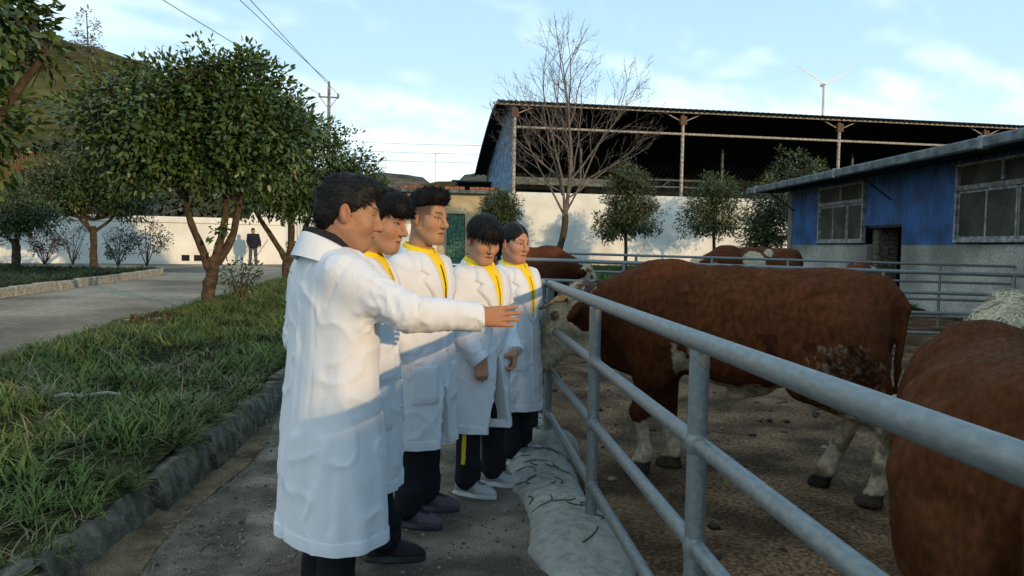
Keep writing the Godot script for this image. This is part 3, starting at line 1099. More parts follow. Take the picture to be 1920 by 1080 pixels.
# ------------------------------------------------------------------ cattle (z forward, y up)
class Cattle extends Sdf:
	var noise: FastNoiseLite
	var coat := Color(0.105, 0.036, 0.017)
	var white := Color(0.58, 0.475, 0.32)
	var feet := [Vector3(0.10, 0, 0.54), Vector3(-0.13, 0, 0.40), Vector3(0.12, 0, -0.80), Vector3(-0.14, 0, -0.52)]
	var poll := Vector3(0, 1.06, 1.00)
	var nose := Vector3(0, 0.66, 1.30)
	var patch := 0.0        # share of white blotches on the flanks
	var seed0 := 0.0
	var dirt := false
	var bulk := 1.0
	var hs := 1.0
	var white_face := true
	var stocking := 0.36
	var horned := true

	func build() -> void:
		margin = 0.02
		var w := bulk
		ell(Vector3(0, 0.94, -0.08), Vector3(0.345 * w, 0.355, 0.74), 0.06)
		ell(Vector3(0, 0.99, -0.58), Vector3(0.285 * w, 0.31, 0.31), 0.10)
		ell(Vector3(0, 0.985, 0.42), Vector3(0.305 * w, 0.345, 0.32), 0.10)
		cap(Vector3(0, 1.165, -0.74), Vector3(0, 1.175, 0.42), 0.135, 0.135, 0.08)
		for q in [-1.0, 1.0]:
			ball(Vector3(0.17 * q * w, 1.17, -0.46), 0.085, 0.10)     # hip bones
			ell(Vector3(0.19 * q * w, 0.85, 0.44), Vector3(0.13, 0.27, 0.18), 0.08)
			ell(Vector3(0.19 * q * w, 0.86, -0.60), Vector3(0.14, 0.27, 0.23), 0.08)
		var nk := Vector3(0, 1.04, 0.50)
		var dir := (poll - nk)
		cap(nk, nk + dir * 0.9 + Vector3(0, -0.09, -0.03), 0.285, 0.185, 0.10)
		cap(Vector3(0, 1.20, 0.36), poll + Vector3(0, 0.0, -0.10), 0.115, 0.10, 0.08)
		cap(Vector3(0, 0.72, 0.56), (poll + nose) * 0.5 + Vector3(0, -0.10, -0.16), 0.135, 0.07, 0.10)
		# head
		var f := (nose - poll).normalized()
		var side := Vector3.UP.cross(f).normalized()
		var up := f.cross(side)           # out of the forehead
		if up.z < 0.0 and up.y < 0.0: up = -up
		var hb := Basis(side, up, f)
		var m := poll.lerp(nose, 0.32)
		ell(m + up * -0.01, Vector3(0.125, 0.115, 0.20) * hs, 0.05, hb)
		cap(poll, nose, 0.118 * hs, 0.080 * hs, 0.06)
		cap(poll - up * 0.13, nose - up * 0.045, 0.095 * hs, 0.060 * hs, 0.05)
		ell(nose + f * 0.005 - up * 0.01, Vector3(0.088, 0.074, 0.062) * hs, 0.04, hb)
		for q in [-1.0, 1.0]:
			ball(nose + f * 0.052 + side * (0.036 * q) + up * 0.03, 0.016, -0.014)
			ball(m + side * (0.118 * q) + up * 0.045 - f * 0.01, 0.030 * hs, 0.03)
			var er: Vector3 = poll + side * (0.135 * q) - up * 0.05 - f * -0.01
			var et: Vector3 = er + side * (0.16 * q) - Vector3(0, 0.075, 0) - f * 0.03
			var eb := Basis((et - er).normalized(), up, (et - er).normalized().cross(up).normalized()).orthonormalized()
			ell((er + et) * 0.5, Vector3(0.105, 0.030, 0.056) * hs, 0.03, eb)
			var h0: Vector3 = poll + side * (0.10 * q) + up * 0.04
			var h1: Vector3 = h0 + side * (0.115 * q) + f * 0.02 + up * 0.03
			var h2: Vector3 = h1 + side * (0.035 * q) + f * 0.12 + up * 0.05
			if not horned: continue
			cap(h0, h1, 0.034 * hs, 0.030 * hs, 0.012)
			cap(h1, h2, 0.030 * hs, 0.010 * hs, 0.012)
		# legs
		for i in 4:
			var ft: Vector3 = feet[i]
			var q := signf(ft.x)
			var fet := Vector3(ft.x, 0.125, ft.z - 0.035)
			if i < 2:
				var el := Vector3(0.175 * q, 0.70, 0.44)
				var kn := Vector3(lerpf(ft.x, 0.16 * q, 0.4), 0.40, lerpf(ft.z, 0.47, 0.35) + 0.02)
				cap(Vector3(0.185 * q, 0.86, 0.42), el, 0.14, 0.115, 0.08)
				cap(el, kn, 0.100, 0.062, 0.05)
				ball(kn, 0.064, 0.03)
				cap(kn, fet, 0.050, 0.044, 0.03)
			else:
				var stf := Vector3(0.185 * q, 0.70, -0.47)
				var hk := Vector3(lerpf(ft.x, 0.17 * q, 0.5), 0.465, lerpf(ft.z, -0.72, 0.4) - 0.09)
				cap(Vector3(0.17 * q, 0.95, -0.60), stf, 0.19, 0.14, 0.08)
				cap(stf, hk, 0.125, 0.058, 0.06)
				cap(Vector3(0.16 * q, 0.8, -0.78), hk, 0.10, 0.046, 0.06)
				ball(hk, 0.054, 0.03)
				cap(hk, fet, 0.052, 0.044, 0.03)
			ball(fet, 0.054, 0.02)
			cap(fet, Vector3(ft.x, 0.05, ft.z), 0.050, 0.058, 0.02)
			ell(Vector3(ft.x, 0.022, ft.z + 0.015), Vector3(0.064, 0.045, 0.080), 0.012)
		# tail, sheath
		cap(Vector3(0, 1.24, -0.82), Vector3(0, 1.10, -0.925), 0.05, 0.036, 0.05)
		cap(Vector3(0, 1.10, -0.925), Vector3(0.01, 0.62, -0.90), 0.032, 0.024, 0.01)
		cap(Vector3(0.01, 0.62, -0.90), Vector3(0.02, 0.36, -0.88), 0.036, 0.020, 0.02)
		cap(Vector3(0, 0.62, -0.18), Vector3(0, 0.535, -0.02), 0.075, 0.042, 0.06)

	func post(p: Vector3, d: float) -> float:
		if d > 0.06: return d
		var g := noise.get_noise_3d(p.x * 3.2 + seed0, p.y * 3.2, p.z * 2.6) * 0.018
		g += noise.get_noise_3d(p.x * 16.0, p.y * 9.0 + seed0, p.z * 16.0) * 0.006
		# ribs and the hollow of the flank
		if p.z > -0.35 and p.z < 0.25 and p.y > 0.7: g += sin(p.z * 62.0 + p.y * 6.0) * 0.0025
		var fl := Vector2((p.z + 0.33) / 0.16, (p.y - 1.0) / 0.14).length()
		g -= 0.022 * clampf(1.0 - fl, 0.0, 1.0)
		var sh := absf(p.z - 0.20 - (p.y - 0.9) * 0.15)
		if p.y > 0.62 and p.y < 1.15: g -= 0.014 * clampf(1.0 - sh / 0.07, 0.0, 1.0)
		return maxf(d - g, -p.y)

	func color(p: Vector3, _n: Vector3) -> Color:
		var n1 := noise.get_noise_3d(p.x * 5.0 + seed0, p.y * 5.0, p.z * 5.0)
		var n2 := noise.get_noise_3d(p.x * 22.0, p.y * 26.0, p.z * 9.0 + p.y * 6.0)
		var n3 := noise.get_noise_3d(p.x * 150.0, p.y * 150.0, p.z * 150.0)
		var k := coat * (1.0 + 0.22 * n1 + 0.10 * n2 + 0.07 * n3)
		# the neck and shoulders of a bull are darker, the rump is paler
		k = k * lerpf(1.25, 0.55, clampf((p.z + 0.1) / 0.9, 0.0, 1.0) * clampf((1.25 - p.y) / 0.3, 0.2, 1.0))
		var w := 0.0
		var along := (p - poll).dot((nose - poll).normalized()) / (nose - poll).length()
		var inhead := p.z > poll.z - 0.16 and along > -0.35
		if inhead and white_face:
			if along > -0.12 + 0.05 * n1: w = 1.0
			var m := poll.lerp(nose, 0.32)
			var sd := absf((p - m).dot(Vector3.UP.cross((nose - poll).normalized()).normalized()))
			if sd > 0.158: w = 0.0 if along < 0.2 else w
			if sd < 0.13 and p.y > poll.y: w = 1.0
		var legs := p.y < stocking + 0.05 * n1 + (0.16 if p.z < -0.2 else 0.0)
		if legs: w = 1.0
		if p.y < 0.63 + 0.04 * n1 and p.z > -0.32 and p.z < 0.30 and absf(p.x) < 0.19: w = maxf(w, 0.8)
		if p.z < -0.84 and p.y < 0.62: w = 1.0
		var bl := noise.get_noise_3d(p.x * 0.9 + seed0 * 3.1, p.y * 1.3, p.z * 1.25 + seed0)
		if bl > 0.55 - patch and patch > 0.0 and not inhead: w = 1.0
		if p.z > 0.12 and p.z < 0.30 and p.y < 0.86 and absf(p.x) > 0.15 and p.y > 0.62 and n1 > -0.1: w = maxf(w, 0.75)
		if w > 0.0:
			var wc := white * (0.92 + 0.25 * n2 + 0.2 * n3)
			if legs: wc = wc.lerp(Color(0.16, 0.11, 0.07), clampf(0.05 + n1 * 0.7 + (0.14 - p.y) * 3.0, 0.0, 0.8))
			k = k.lerp(wc, w)
		# hooves, muzzle, nostril, eye, horns
		if p.y < 0.075: k = Color(0.07, 0.055, 0.042)
		var f := (nose - poll).normalized()
		var side := Vector3.UP.cross(f).normalized()
		var up := f.cross(side)
		if along > 1.06 and inhead: k = Color(0.30, 0.17, 0.13) * (1.0 + 0.2 * n3)
		var e := poll.lerp(nose, 0.32)
		for q in [-1.0, 1.0]:
			var ev: Vector3 = e + side * (0.135 * q) + up * 0.045 - f * 0.01
			if (p - ev).length() < 0.024: k = Color(0.012, 0.009, 0.008)
			elif (p - ev).length() < 0.032: k = Color(0.20, 0.11, 0.08)
		var hr := p - poll
		if horned and absf(hr.dot(side)) > 0.135 and hr.dot(up) > 0.038: k = Color(0.42, 0.30, 0.17).lerp(Color(0.05, 0.04, 0.03), clampf((hr.dot(f) - 0.08) / 0.05, 0.0, 0.8))
		if dirt:
			if p.z > -0.86 and p.z < -0.38 and p.y > 0.45 and p.y < 0.92 and p.x > 0.0:
				var fd := 1.0 - Vector2((p.z + 0.64) / 0.22, (p.y - 0.72) / 0.22).length()
				if fd > 0.0 and n3 > 0.22 - 0.2 * fd: k = k.lerp(Color(0.26, 0.19, 0.12), 0.75)
			if p.y < 0.95 and n1 > 0.25 and p.z < -0.1: k = k * 0.5
		return Color(maxf(k.r, 0.004), maxf(k.g, 0.003), maxf(k.b, 0.002))

	# hair standing off the hide: curls on the forehead, tufts along the crest
	func hairs(body: Array, count: int, length: float, lo: Vector3, hi: Vector3, curl: float, col: Color, comb: Vector3) -> Array:
		var vs := PackedVector3Array()
		var ns := PackedVector3Array()
		var cs := PackedColorArray()
		var ind := PackedInt32Array()
		var bv: PackedVector3Array = body[0]
		var bn: PackedVector3Array = body[1]
		var bc: PackedColorArray = body[2]
		var pick := PackedInt32Array()
		for i in bv.size():
			var p := bv[i]
			if p.x > lo.x and p.x < hi.x and p.y > lo.y and p.y < hi.y and p.z > lo.z and p.z < hi.z and (col.a < 0.5 or bc[i].r > 0.2):
				pick.append(i)
		if pick.is_empty():
			return [vs, ns, cs, ind]
		for i in count:
			var j := pick[int(G.hash1(i * 5 + 3) * (pick.size() - 1))]
			var p := bv[j]
			var n := bn[j]
			var whorl := Vector3(noise.get_noise_3d(p.x * 14.0, p.y * 14.0, p.z * 14.0), noise.get_noise_3d(p.y * 14.0 + 9.0, p.z * 14.0, p.x * 14.0), noise.get_noise_3d(p.z * 14.0 - 7.0, p.x * 14.0, p.y * 14.0)) * 2.2
			var d := (comb + whorl * curl + Vector3(G.hash1(i) - 0.5, G.hash1(i + 91) - 0.5, G.hash1(i + 57) - 0.5) * 0.6)
			d = (d - n * d.dot(n)).normalized()
			var l := length * (0.6 + 0.8 * G.hash1(i * 13))
			var bend := d.cross(n) * (1.0 if whorl.x > 0.0 else -1.0)
			var w := d.cross(n) * (0.0022 + 0.0016 * G.hash1(i * 3))
			var o := vs.size()
			var c: Color = (col if col.a > 0.5 else bc[j]) * (0.75 + 0.5 * G.hash1(i * 17))
			for s in 4:
				var t := s / 3.0
				var q := p + d * l * t + bend * (l * curl * 0.8 * t * t) + n * (l * (0.55 * t - 0.5 * t * t) + 0.003 - 0.006 * (1.0 if s == 0 else 0.0))
				var ww := w * (1.0 - 0.85 * t)
				vs.append(q - ww); vs.append(q + ww)
				ns.append(n); ns.append(n); cs.append(c); cs.append(c)
				if s < 3:
					var a0 := o + s * 2
					ind.append_array(PackedInt32Array([a0, a0 + 2, a0 + 1, a0 + 1, a0 + 2, a0 + 3]))
		return [vs, ns, cs, ind]


class Beast extends RefCounted:
	var c: Cattle
	var cell := 0.02
	var mesh := []
	var extra := []        # [name, mesh]
	var hairs := []
	func build() -> void:
		c.build()
		mesh = c.mesh(Vector3(-0.55, -0.04, -1.05), Vector3(0.55, 1.5, 1.6), cell)
		for h in hairs:
			extra.append([h[0], c.hairs(mesh, h[1], h[2], h[3], h[4], h[5], h[6], h[7])])

# ------------------------------------------------------------------ nodes
var M := {}
var counts := {}
var field_noise := FastNoiseLite.new()

func numbered(called: String) -> String:
	counts[called] = counts.get(called, -1) + 1
	return called if counts[called] == 0 else "%s_%03d" % [called, counts[called]]

func obj(called: String, m, material, parent: Node = self) -> MeshInstance3D:
	var o := MeshInstance3D.new()
	o.name = numbered(called) if parent == self else called
	o.mesh = m if m is Mesh else G.to_mesh(m)
	o.material_override = M[material] if material is String else material
	parent.add_child(o, true)
	return o

func tag(o: Node, label: String, category: String, group := "", kind := "") -> Node:
	o.set_meta("label", label)
	if category: o.set_meta("category", category)
	if group: o.set_meta("group", group)
	if kind: o.set_meta("kind", kind)
	return o

func thing(called: String, label: String, category: String, at := Vector3.ZERO, turn := 0.0, group := "") -> Node3D:
	var o := Node3D.new()
	o.name = numbered(called)
	add_child(o)
	o.position = at
	o.rotation_degrees.y = turn
	tag(o, label, category, group)
	return o

func struct(called: String, m, material) -> MeshInstance3D:
	var o := obj(called, m, material)
	o.set_meta("kind", "structure")
	return o

func lin(r: float, g: float, b: float) -> Color:
	return Color(r, g, b).linear_to_srgb()

func noise_tex(sd: int, freq: float, stops: Array, size := 512, oct := 5, kind := FastNoiseLite.TYPE_SIMPLEX_SMOOTH) -> NoiseTexture2D:
	var n := FastNoiseLite.new()
	n.seed = sd
	n.noise_type = kind
	n.frequency = freq
	n.fractal_octaves = oct
	n.fractal_gain = 0.55
	var t := NoiseTexture2D.new()
	t.width = size
	t.height = size
	t.seamless = true
	t.seamless_blend_skirt = 0.2
	t.noise = n
	var g := Gradient.new()
	g.offsets = PackedFloat32Array()
	g.colors = PackedColorArray()
	var of := PackedFloat32Array()
	var co := PackedColorArray()
	for s in stops:
		of.append(s[0])
		co.append(s[1])
	g.offsets = of
	g.colors = co
	t.color_ramp = g
	return t

func grey(a: float, b: float) -> Array:
	return [[0.25, Color(a, a, a)], [0.75, Color(b, b, b)]]

func mat(called: String, col: Color, rough: float, o := {}) -> StandardMaterial3D:
	var m := StandardMaterial3D.new()
	m.albedo_color = col
	m.roughness = rough
	m.metallic = o.get("metal", 0.0)
	m.metallic_specular = o.get("spec", 0.4)
	m.vertex_color_use_as_albedo = o.get("vertex", false)
	if o.has("tex"):
		m.albedo_texture = o.tex
		m.uv1_triplanar = true
		m.uv1_world_triplanar = o.get("world", true)
		m.uv1_scale = Vector3.ONE * o.get("scale", 1.0) if not o.has("scale3") else o.scale3
	if o.has("bump"):
		m.heightmap_enabled = true
		m.heightmap_texture = o.bump
		m.heightmap_scale = o.get("depth", 1.0)
		m.uv1_triplanar = true
		m.uv1_world_triplanar = o.get("world", true)
		m.uv1_scale = Vector3.ONE * o.get("scale", 1.0) if not o.has("scale3") else o.scale3
	if o.has("detail"):
		m.detail_enabled = true
		m.detail_blend_mode = BaseMaterial3D.BLEND_MODE_MUL
		m.detail_albedo = o.detail
		m.detail_uv_layer = BaseMaterial3D.DETAIL_UV_2
		m.uv2_triplanar = true
		m.uv2_world_triplanar = o.get("world", true)
		m.uv2_scale = Vector3.ONE * o.get("dscale", 0.2)
	if o.has("rim"):
		m.rim_enabled = true
		m.rim = o.rim
		m.rim_tint = 0.6
	if o.has("back"):
		m.backlight_enabled = true
		m.backlight = o.back
	M[called] = m
	return m

func materials() -> void:
	var soft := noise_tex(1, 0.012, grey(0.62, 1.0), 512, 5)
	var broad := noise_tex(2, 0.006, grey(0.70, 1.0), 512, 4)
	var fine := noise_tex(3, 0.09, grey(0.55, 1.0), 512, 4)
	var bumps := noise_tex(4, 0.05, grey(0.0, 1.0), 512, 5)
	var weave := noise_tex(5, 0.35, grey(0.0, 1.0), 512, 2)
	var wrinkles := noise_tex(40, 0.009, [[0.0, Color(0, 0, 0)], [0.55, Color(0.25, 0.25, 0.25)], [0.85, Color(0.62, 0.62, 0.62)], [1.0, Color(1, 1, 1)]], 512, 3)
	(wrinkles.noise as FastNoiseLite).fractal_type = FastNoiseLite.FRACTAL_RIDGED
	(wrinkles.noise as FastNoiseLite).domain_warp_enabled = true
	(wrinkles.noise as FastNoiseLite).domain_warp_amplitude = 40.0
	var streak := noise_tex(6, 0.02, grey(0.74, 1.0), 512, 6)
	var gravel := noise_tex(7, 0.13, [[0.2, Color(0.34, 0.30, 0.255)], [0.45, Color(0.53, 0.475, 0.41)], [0.62, Color(0.60, 0.545, 0.475)], [0.8, Color(0.85, 0.80, 0.72)]], 1024, 4)
	var dirt := noise_tex(8, 0.05, [[0.2, Color(0.31, 0.23, 0.16)], [0.55, Color(0.49, 0.385, 0.285)], [0.85, Color(0.61, 0.495, 0.38)]], 1024, 6)
	var soil := noise_tex(9, 0.04, [[0.2, Color(0.14, 0.13, 0.07)], [0.6, Color(0.25, 0.24, 0.12)], [0.9, Color(0.34, 0.30, 0.18)]], 512, 5)
	var conc := noise_tex(10, 0.02, [[0.15, Color(0.58, 0.57, 0.53)], [0.5, Color(0.685, 0.675, 0.635)], [0.85, Color(0.755, 0.745, 0.70)]], 1024, 6)
	var road := noise_tex(11, 0.02, [[0.2, Color(0.55, 0.505, 0.435)], [0.8, Color(0.65, 0.605, 0.53)]], 1024, 6)
	var bark := noise_tex(12, 0.05, [[0.2, Color(0.22, 0.18, 0.13)], [0.6, Color(0.38, 0.31, 0.235)], [0.9, Color(0.50, 0.43, 0.34)]], 512, 5)
	var zinc := noise_tex(13, 0.03, [[0.2, Color(0.44, 0.46, 0.455)], [0.55, Color(0.49, 0.51, 0.505)], [0.85, Color(0.55, 0.565, 0.56)]], 512, 5)
	var plaster := noise_tex(14, 0.01, [[0.15, Color(0.80, 0.79, 0.75)], [0.6, Color(0.89, 0.885, 0.85)], [0.9, Color(0.91, 0.905, 0.875)]], 512, 6)
	var hillside := noise_tex(15, 0.012, [[0.2, Color(0.26, 0.26, 0.14)], [0.5, Color(0.36, 0.34, 0.19)], [0.72, Color(0.42, 0.37, 0.23)], [0.9, Color(0.47, 0.38, 0.27)]], 1024, 6)
	var ridge := noise_tex(16, 0.02, [[0.2, Color(0.27, 0.245, 0.21)], [0.55, Color(0.38, 0.335, 0.285)], [0.85, Color(0.47, 0.41, 0.345)]], 512, 6)
	mat("skin", Color.WHITE, 0.62, {"vertex": true, "spec": 0.32, "bump": fine, "scale": 8.0, "depth": 0.06, "world": false})
	mat("hair", Color.WHITE, 0.55, {"vertex": true, "spec": 0.28})
	mat("coat", Color.WHITE, 0.82, {"vertex": true, "spec": 0.3, "bump": wrinkles, "scale3": Vector3(2.4, 1.2, 2.4), "depth": 0.16, "world": false, "rim": 0.12})
	mat("dark_cloth", Color.WHITE, 0.85, {"vertex": true, "spec": 0.3, "bump": weave, "scale": 6.0, "depth": 0.04, "world": false})
	mat("bright_cloth", Color.WHITE, 0.62, {"vertex": true, "spec": 0.35, "bump": weave, "scale": 6.0, "depth": 0.03, "world": false})
	mat("shoe", Color.WHITE, 0.7, {"vertex": true, "bump": weave, "scale": 10.0, "depth": 0.03, "world": false})
	mat("hide", Color.WHITE, 0.86, {"vertex": true, "spec": 0.15, "tex": streak, "scale3": Vector3(3.5, 1.6, 2.2), "world": false, "bump": streak, "depth": 0.35})
	mat("hide_hair", Color.WHITE, 0.7, {"vertex": true, "rim": 0.2, "back": lin(0.05, 0.04, 0.03)})
	mat("steel", Color.WHITE, 0.5, {"tex": zinc, "scale3": Vector3(3.0, 3.0, 1.2), "metal": 0.45})
	mat("dull_iron", lin(0.045, 0.04, 0.036), 0.6, {"metal": 0.4, "detail": soft, "dscale": 1.5})
	mat("gravel", Color.WHITE, 0.95, {"tex": gravel, "scale": 0.9, "bump": gravel, "depth": 1.2, "detail": soft, "dscale": 0.33, "spec": 0.2})
	mat("grit", Color(0.93, 0.86, 0.77), 0.95, {"tex": gravel, "scale": 0.9, "bump": gravel, "depth": 1.2, "detail": soft, "dscale": 0.5, "spec": 0.2})
	mat("dirt", Color.WHITE, 0.95, {"tex": dirt, "scale": 0.55, "bump": dirt, "depth": 1.4, "detail": noise_tex(36, 0.012, grey(0.55, 1.0), 512, 5), "dscale": 0.22, "spec": 0.2})
	mat("soil", Color.WHITE, 0.95, {"tex": soil, "scale": 0.7, "bump": bumps, "depth": 2.0, "detail": soft, "dscale": 0.1, "spec": 0.2})
	mat("concrete", Color.WHITE, 0.9, {"tex": conc, "scale": 0.7, "bump": bumps, "depth": 0.5, "detail": broad, "dscale": 0.12, "spec": 0.3})
	mat("old_concrete", lin(0.44, 0.405, 0.335), 0.95, {"tex": conc, "scale": 1.6, "bump": bumps, "depth": 0.4, "detail": noise_tex(33, 0.03, grey(0.62, 1.0), 512, 5), "dscale": 0.5, "spec": 0.2})
	mat("kerb_stone", lin(0.85, 0.85, 0.8), 0.92, {"tex": conc, "scale": 0.9, "bump": bumps, "depth": 0.6, "detail": noise_tex(34, 0.02, grey(0.78, 1.0), 512, 5), "dscale": 0.6})
	mat("road", Color.WHITE, 0.9, {"tex": road, "scale": 0.25, "bump": fine, "depth": 0.3, "detail": broad, "dscale": 0.07, "spec": 0.25})
	mat("bark", Color.WHITE, 0.92, {"tex": bark, "scale3": Vector3(3.0, 1.1, 3.0), "bump": bark, "depth": 1.5, "detail": soft, "dscale": 1.1})
	mat("pale_bark", lin(0.21, 0.175, 0.14), 0.9, {"tex": soft, "scale": 1.2})
	mat("plaster", Color.WHITE, 0.9, {"tex": plaster, "scale": 0.12, "bump": bumps, "depth": 0.25, "spec": 0.25})
	mat("cream", lin(0.62, 0.53, 0.36), 0.9, {"tex": plaster, "scale": 0.2, "bump": bumps, "depth": 0.2})
	mat("leaf", Color.WHITE, 0.42, {"vertex": true, "spec": 0.45, "back": lin(0.03, 0.05, 0.008)})
	mat("blade", Color.WHITE, 0.6, {"vertex": true, "spec": 0.3, "back": lin(0.05, 0.07, 0.012)})
	mat("stone", Color.WHITE, 0.95, {"vertex": true, "bump": bumps, "scale": 4.0, "depth": 0.3})
	mat("blue_sheet", lin(0.034, 0.125, 0.33), 0.5, {"tex": broad, "scale": 0.35, "spec": 0.4})
	mat("pale_blue_sheet", lin(0.20, 0.31, 0.43), 0.55, {"tex": soft, "scale": 0.3})
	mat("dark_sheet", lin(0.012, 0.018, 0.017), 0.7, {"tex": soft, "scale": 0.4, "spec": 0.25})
	mat("grey_sheet", lin(0.15, 0.18, 0.185), 0.6, {"tex": soft, "scale": 0.4})
	mat("aluminium", lin(0.40, 0.42, 0.42), 0.5, {"metal": 0.3, "tex": soft, "scale": 0.8})
	mat("glass", Color(0.5, 0.52, 0.5, 0.32), 0.08, {"spec": 0.5})
	M.glass.transparency = BaseMaterial3D.TRANSPARENCY_ALPHA
	mat("dusty_glass", Color(0.55, 0.55, 0.51, 0.8), 0.5, {"tex": noise_tex(35, 0.01, [[0.3, Color(0.35, 0.36, 0.34)], [0.8, Color(0.6, 0.6, 0.57)]], 256, 5), "scale": 0.4})
	M.dusty_glass.transparency = BaseMaterial3D.TRANSPARENCY_ALPHA
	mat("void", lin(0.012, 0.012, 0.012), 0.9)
	mat("green_paint", lin(0.10, 0.24, 0.15), 0.6, {"tex": soft, "scale": 0.8})
	mat("rusty_cream", lin(0.52, 0.47, 0.40), 0.6, {"tex": soft, "scale": 1.0})
	mat("brick", lin(0.40, 0.16, 0.085), 0.9, {"tex": soft, "scale": 1.5})
	mat("rust", lin(0.17, 0.11, 0.08), 0.8, {"tex": soft, "scale": 1.5})
	mat("hill", Color.WHITE, 0.97, {"tex": hillside, "scale": 0.03, "detail": soft, "dscale": 0.006, "spec": 0.1})
	mat("far_hill", Color.WHITE, 0.97, {"tex": ridge, "scale": 0.0016, "spec": 0.1})
	mat("white_paint", lin(0.8, 0.8, 0.8), 0.5)
	mat("pole_concrete", lin(0.33, 0.32, 0.30), 0.9, {"tex": soft, "scale": 0.5})
	mat("wire", lin(0.06, 0.06, 0.065), 0.6)
	mat("straw", Color.WHITE, 0.85, {"vertex": true})

# the lie of the land: level in the pen, then rising gently
func gh(z: float) -> float:
	return 0.012 * clampf(-z - 8.0, 0.0, 38.0)

func bumpy(x: float, z: float, f: float, amp: float) -> float:
	return field_noise.get_noise_3d(x * f, z * f, 3.0) * amp

# a sheet over the ground between two edges given at a list of z; lift(x, z, across) is the height above the lie of the land
func sheet(zs: Array, xl: Callable, xr: Callable, cols: int, lift: Callable) -> Array:
	var rows := []
	for z in zs:
		var a: float = xl.call(z)
		var b: float = xr.call(z)
		var row := []
		for c in cols + 1:
			var t := float(c) / cols
			var x := lerpf(a, b, t)
			row.append(Vector3(x, gh(z) + lift.call(x, z, t), z))
		rows.append(row)
	var m := G.net(rows, Color.WHITE)
	# normals up
	if m[1][0].y < 0.0:
		for i in m[1].size():
			m[1][i] = -m[1][i]
		for t in range(0, m[3].size(), 3):
			var sw: int = m[3][t]
			m[3][t] = m[3][t + 1]
			m[3][t + 1] = sw
	return m

func steps(a: float, b: float, n: int) -> Array:
	var o := []
	for i in n + 1:
		o.append(lerpf(a, b, float(i) / n))
	return o

# ------------------------------------------------------------------ plants
func leaf_mesh(col: Color, wide := 0.42, bend := 0.12) -> ArrayMesh:
	var vs := PackedVector3Array([Vector3(0, 0, 0), Vector3(-wide * 0.5, 0.38, 0.07), Vector3(0, 0.42, 0), Vector3(wide * 0.5, 0.38, 0.07), Vector3(-wide * 0.38, 0.72, 0.03 - bend * 0.5), Vector3(0, 0.76, -bend * 0.45), Vector3(wide * 0.38, 0.72, 0.03 - bend * 0.5), Vector3(0, 1.0, -bend)])
	var ns := PackedVector3Array()
	var cs := PackedColorArray()
	for v in vs:
		ns.append(Vector3(v.x * 0.5, v.y * bend, 1.0).normalized())
		cs.append(col)
	return G.to_mesh([vs, ns, cs, PackedInt32Array([0, 1, 2, 0, 2, 3, 1, 4, 5, 1, 5, 2, 2, 5, 6, 2, 6, 3, 4, 7, 5, 5, 7, 6])])

func multi(called: String, mesh: Mesh, material: String, places: Array, tints: Array, parent: Node = self) -> MultiMeshInstance3D:
	var mm := MultiMesh.new()
	mm.transform_format = MultiMesh.TRANSFORM_3D
	mm.use_colors = true
	mm.mesh = mesh
	mm.instance_count = places.size()
	for i in places.size():
		mm.set_instance_transform(i, places[i])
		mm.set_instance_color(i, tints[i])
	var o := MultiMeshInstance3D.new()
	o.name = numbered(called) if parent == self else called
	o.multimesh = mm
	o.material_override = M[material]
	o.set_meta("kind", "stuff")
	parent.add_child(o, true)
	return o

func rv(r: RandomNumberGenerator) -> Vector3:
	return Vector3(r.randf_range(-1, 1), r.randf_range(-1, 1), r.randf_range(-1, 1))

# leaves in clumps over a crown of ellipsoids [centre, radii]; those nearest the eye are leaves of their own
func crown(o: Node3D, r: RandomNumberGenerator, blobs: Array, clumps: int, per: int, size: float, clump_r: float, c0: Color, c1: Color, own := 0, wide := 0.42, skins: Array = []) -> Array:
	var places := []
	var tints := []
	var centres := []
	var total := 0.0
	for bl in blobs:
		total += bl[1].x * bl[1].y
	for bl in blobs:
		var n := int(clumps * bl[1].x * bl[1].y / total)
		for i in n:
			var d := rv(r)
			while d.length() > 1.0 or d.length() < 0.1:
				d = rv(r)
			d = d.normalized()
			var rad := pow(r.randf_range(0.12, 1.0), 0.42) * r.randf_range(0.92, 1.08)
			var lump := 1.0 + 0.22 * field_noise.get_noise_3d(d.x * 24.0 + bl[0].x * 9.0, d.y * 24.0, d.z * 24.0)
			var c: Vector3 = bl[0] + d * bl[1] * rad * lump
			centres.append(c)
			var tone := r.randf()
			for k in per:
				var e := rv(r)
				while e.length() > 1.0:
					e = rv(r)
				var p := c + e * clump_r
				var out := (e * 0.7 + d * 0.5 + Vector3(0, -0.12, 0) + rv(r) * 0.45).normalized()
				var nrm := (Vector3(0, 0.8, 0) + d * 0.7 + rv(r) * 0.8)
				nrm = (nrm - out * nrm.dot(out))
				if nrm.length() < 0.05: nrm = out.cross(Vector3.RIGHT)
				nrm = nrm.normalized()
				var s := size * r.randf_range(0.65, 1.2)
				places.append(Transform3D(Basis(out.cross(nrm) * s, out * s, nrm * s), p))
				tints.append(c0.lerp(c1, clampf(tone * 0.7 + r.randf() * 0.45, 0.0, 1.0)))
	if own > 0:
		var order := []
		var eye := Vector3(0, 1.4, 0) - o.position
		for i in places.size():
			order.append([places[i].origin.distance_to(eye) + G.hash1(i) * 0.5, i])
		order.sort()
		var kept := {}
		for k in mini(own, order.size()):
			var i: int = order[k][1]
			kept[i] = true
			var lf := MeshInstance3D.new()
			lf.name = "leaf"
			lf.mesh = skins[i % skins.size()]
			lf.material_override = M.leaf
			lf.transform = places[i]
			o.add_child(lf, true)
		var p2 := []
		var t2 := []
		for i in places.size():
			if not kept.has(i):
				p2.append(places[i])
				t2.append(tints[i])
		places = p2
		tints = t2
	multi("foliage", leaf_mesh(Color.WHITE, wide), "leaf", places, tints, o)
	return centres

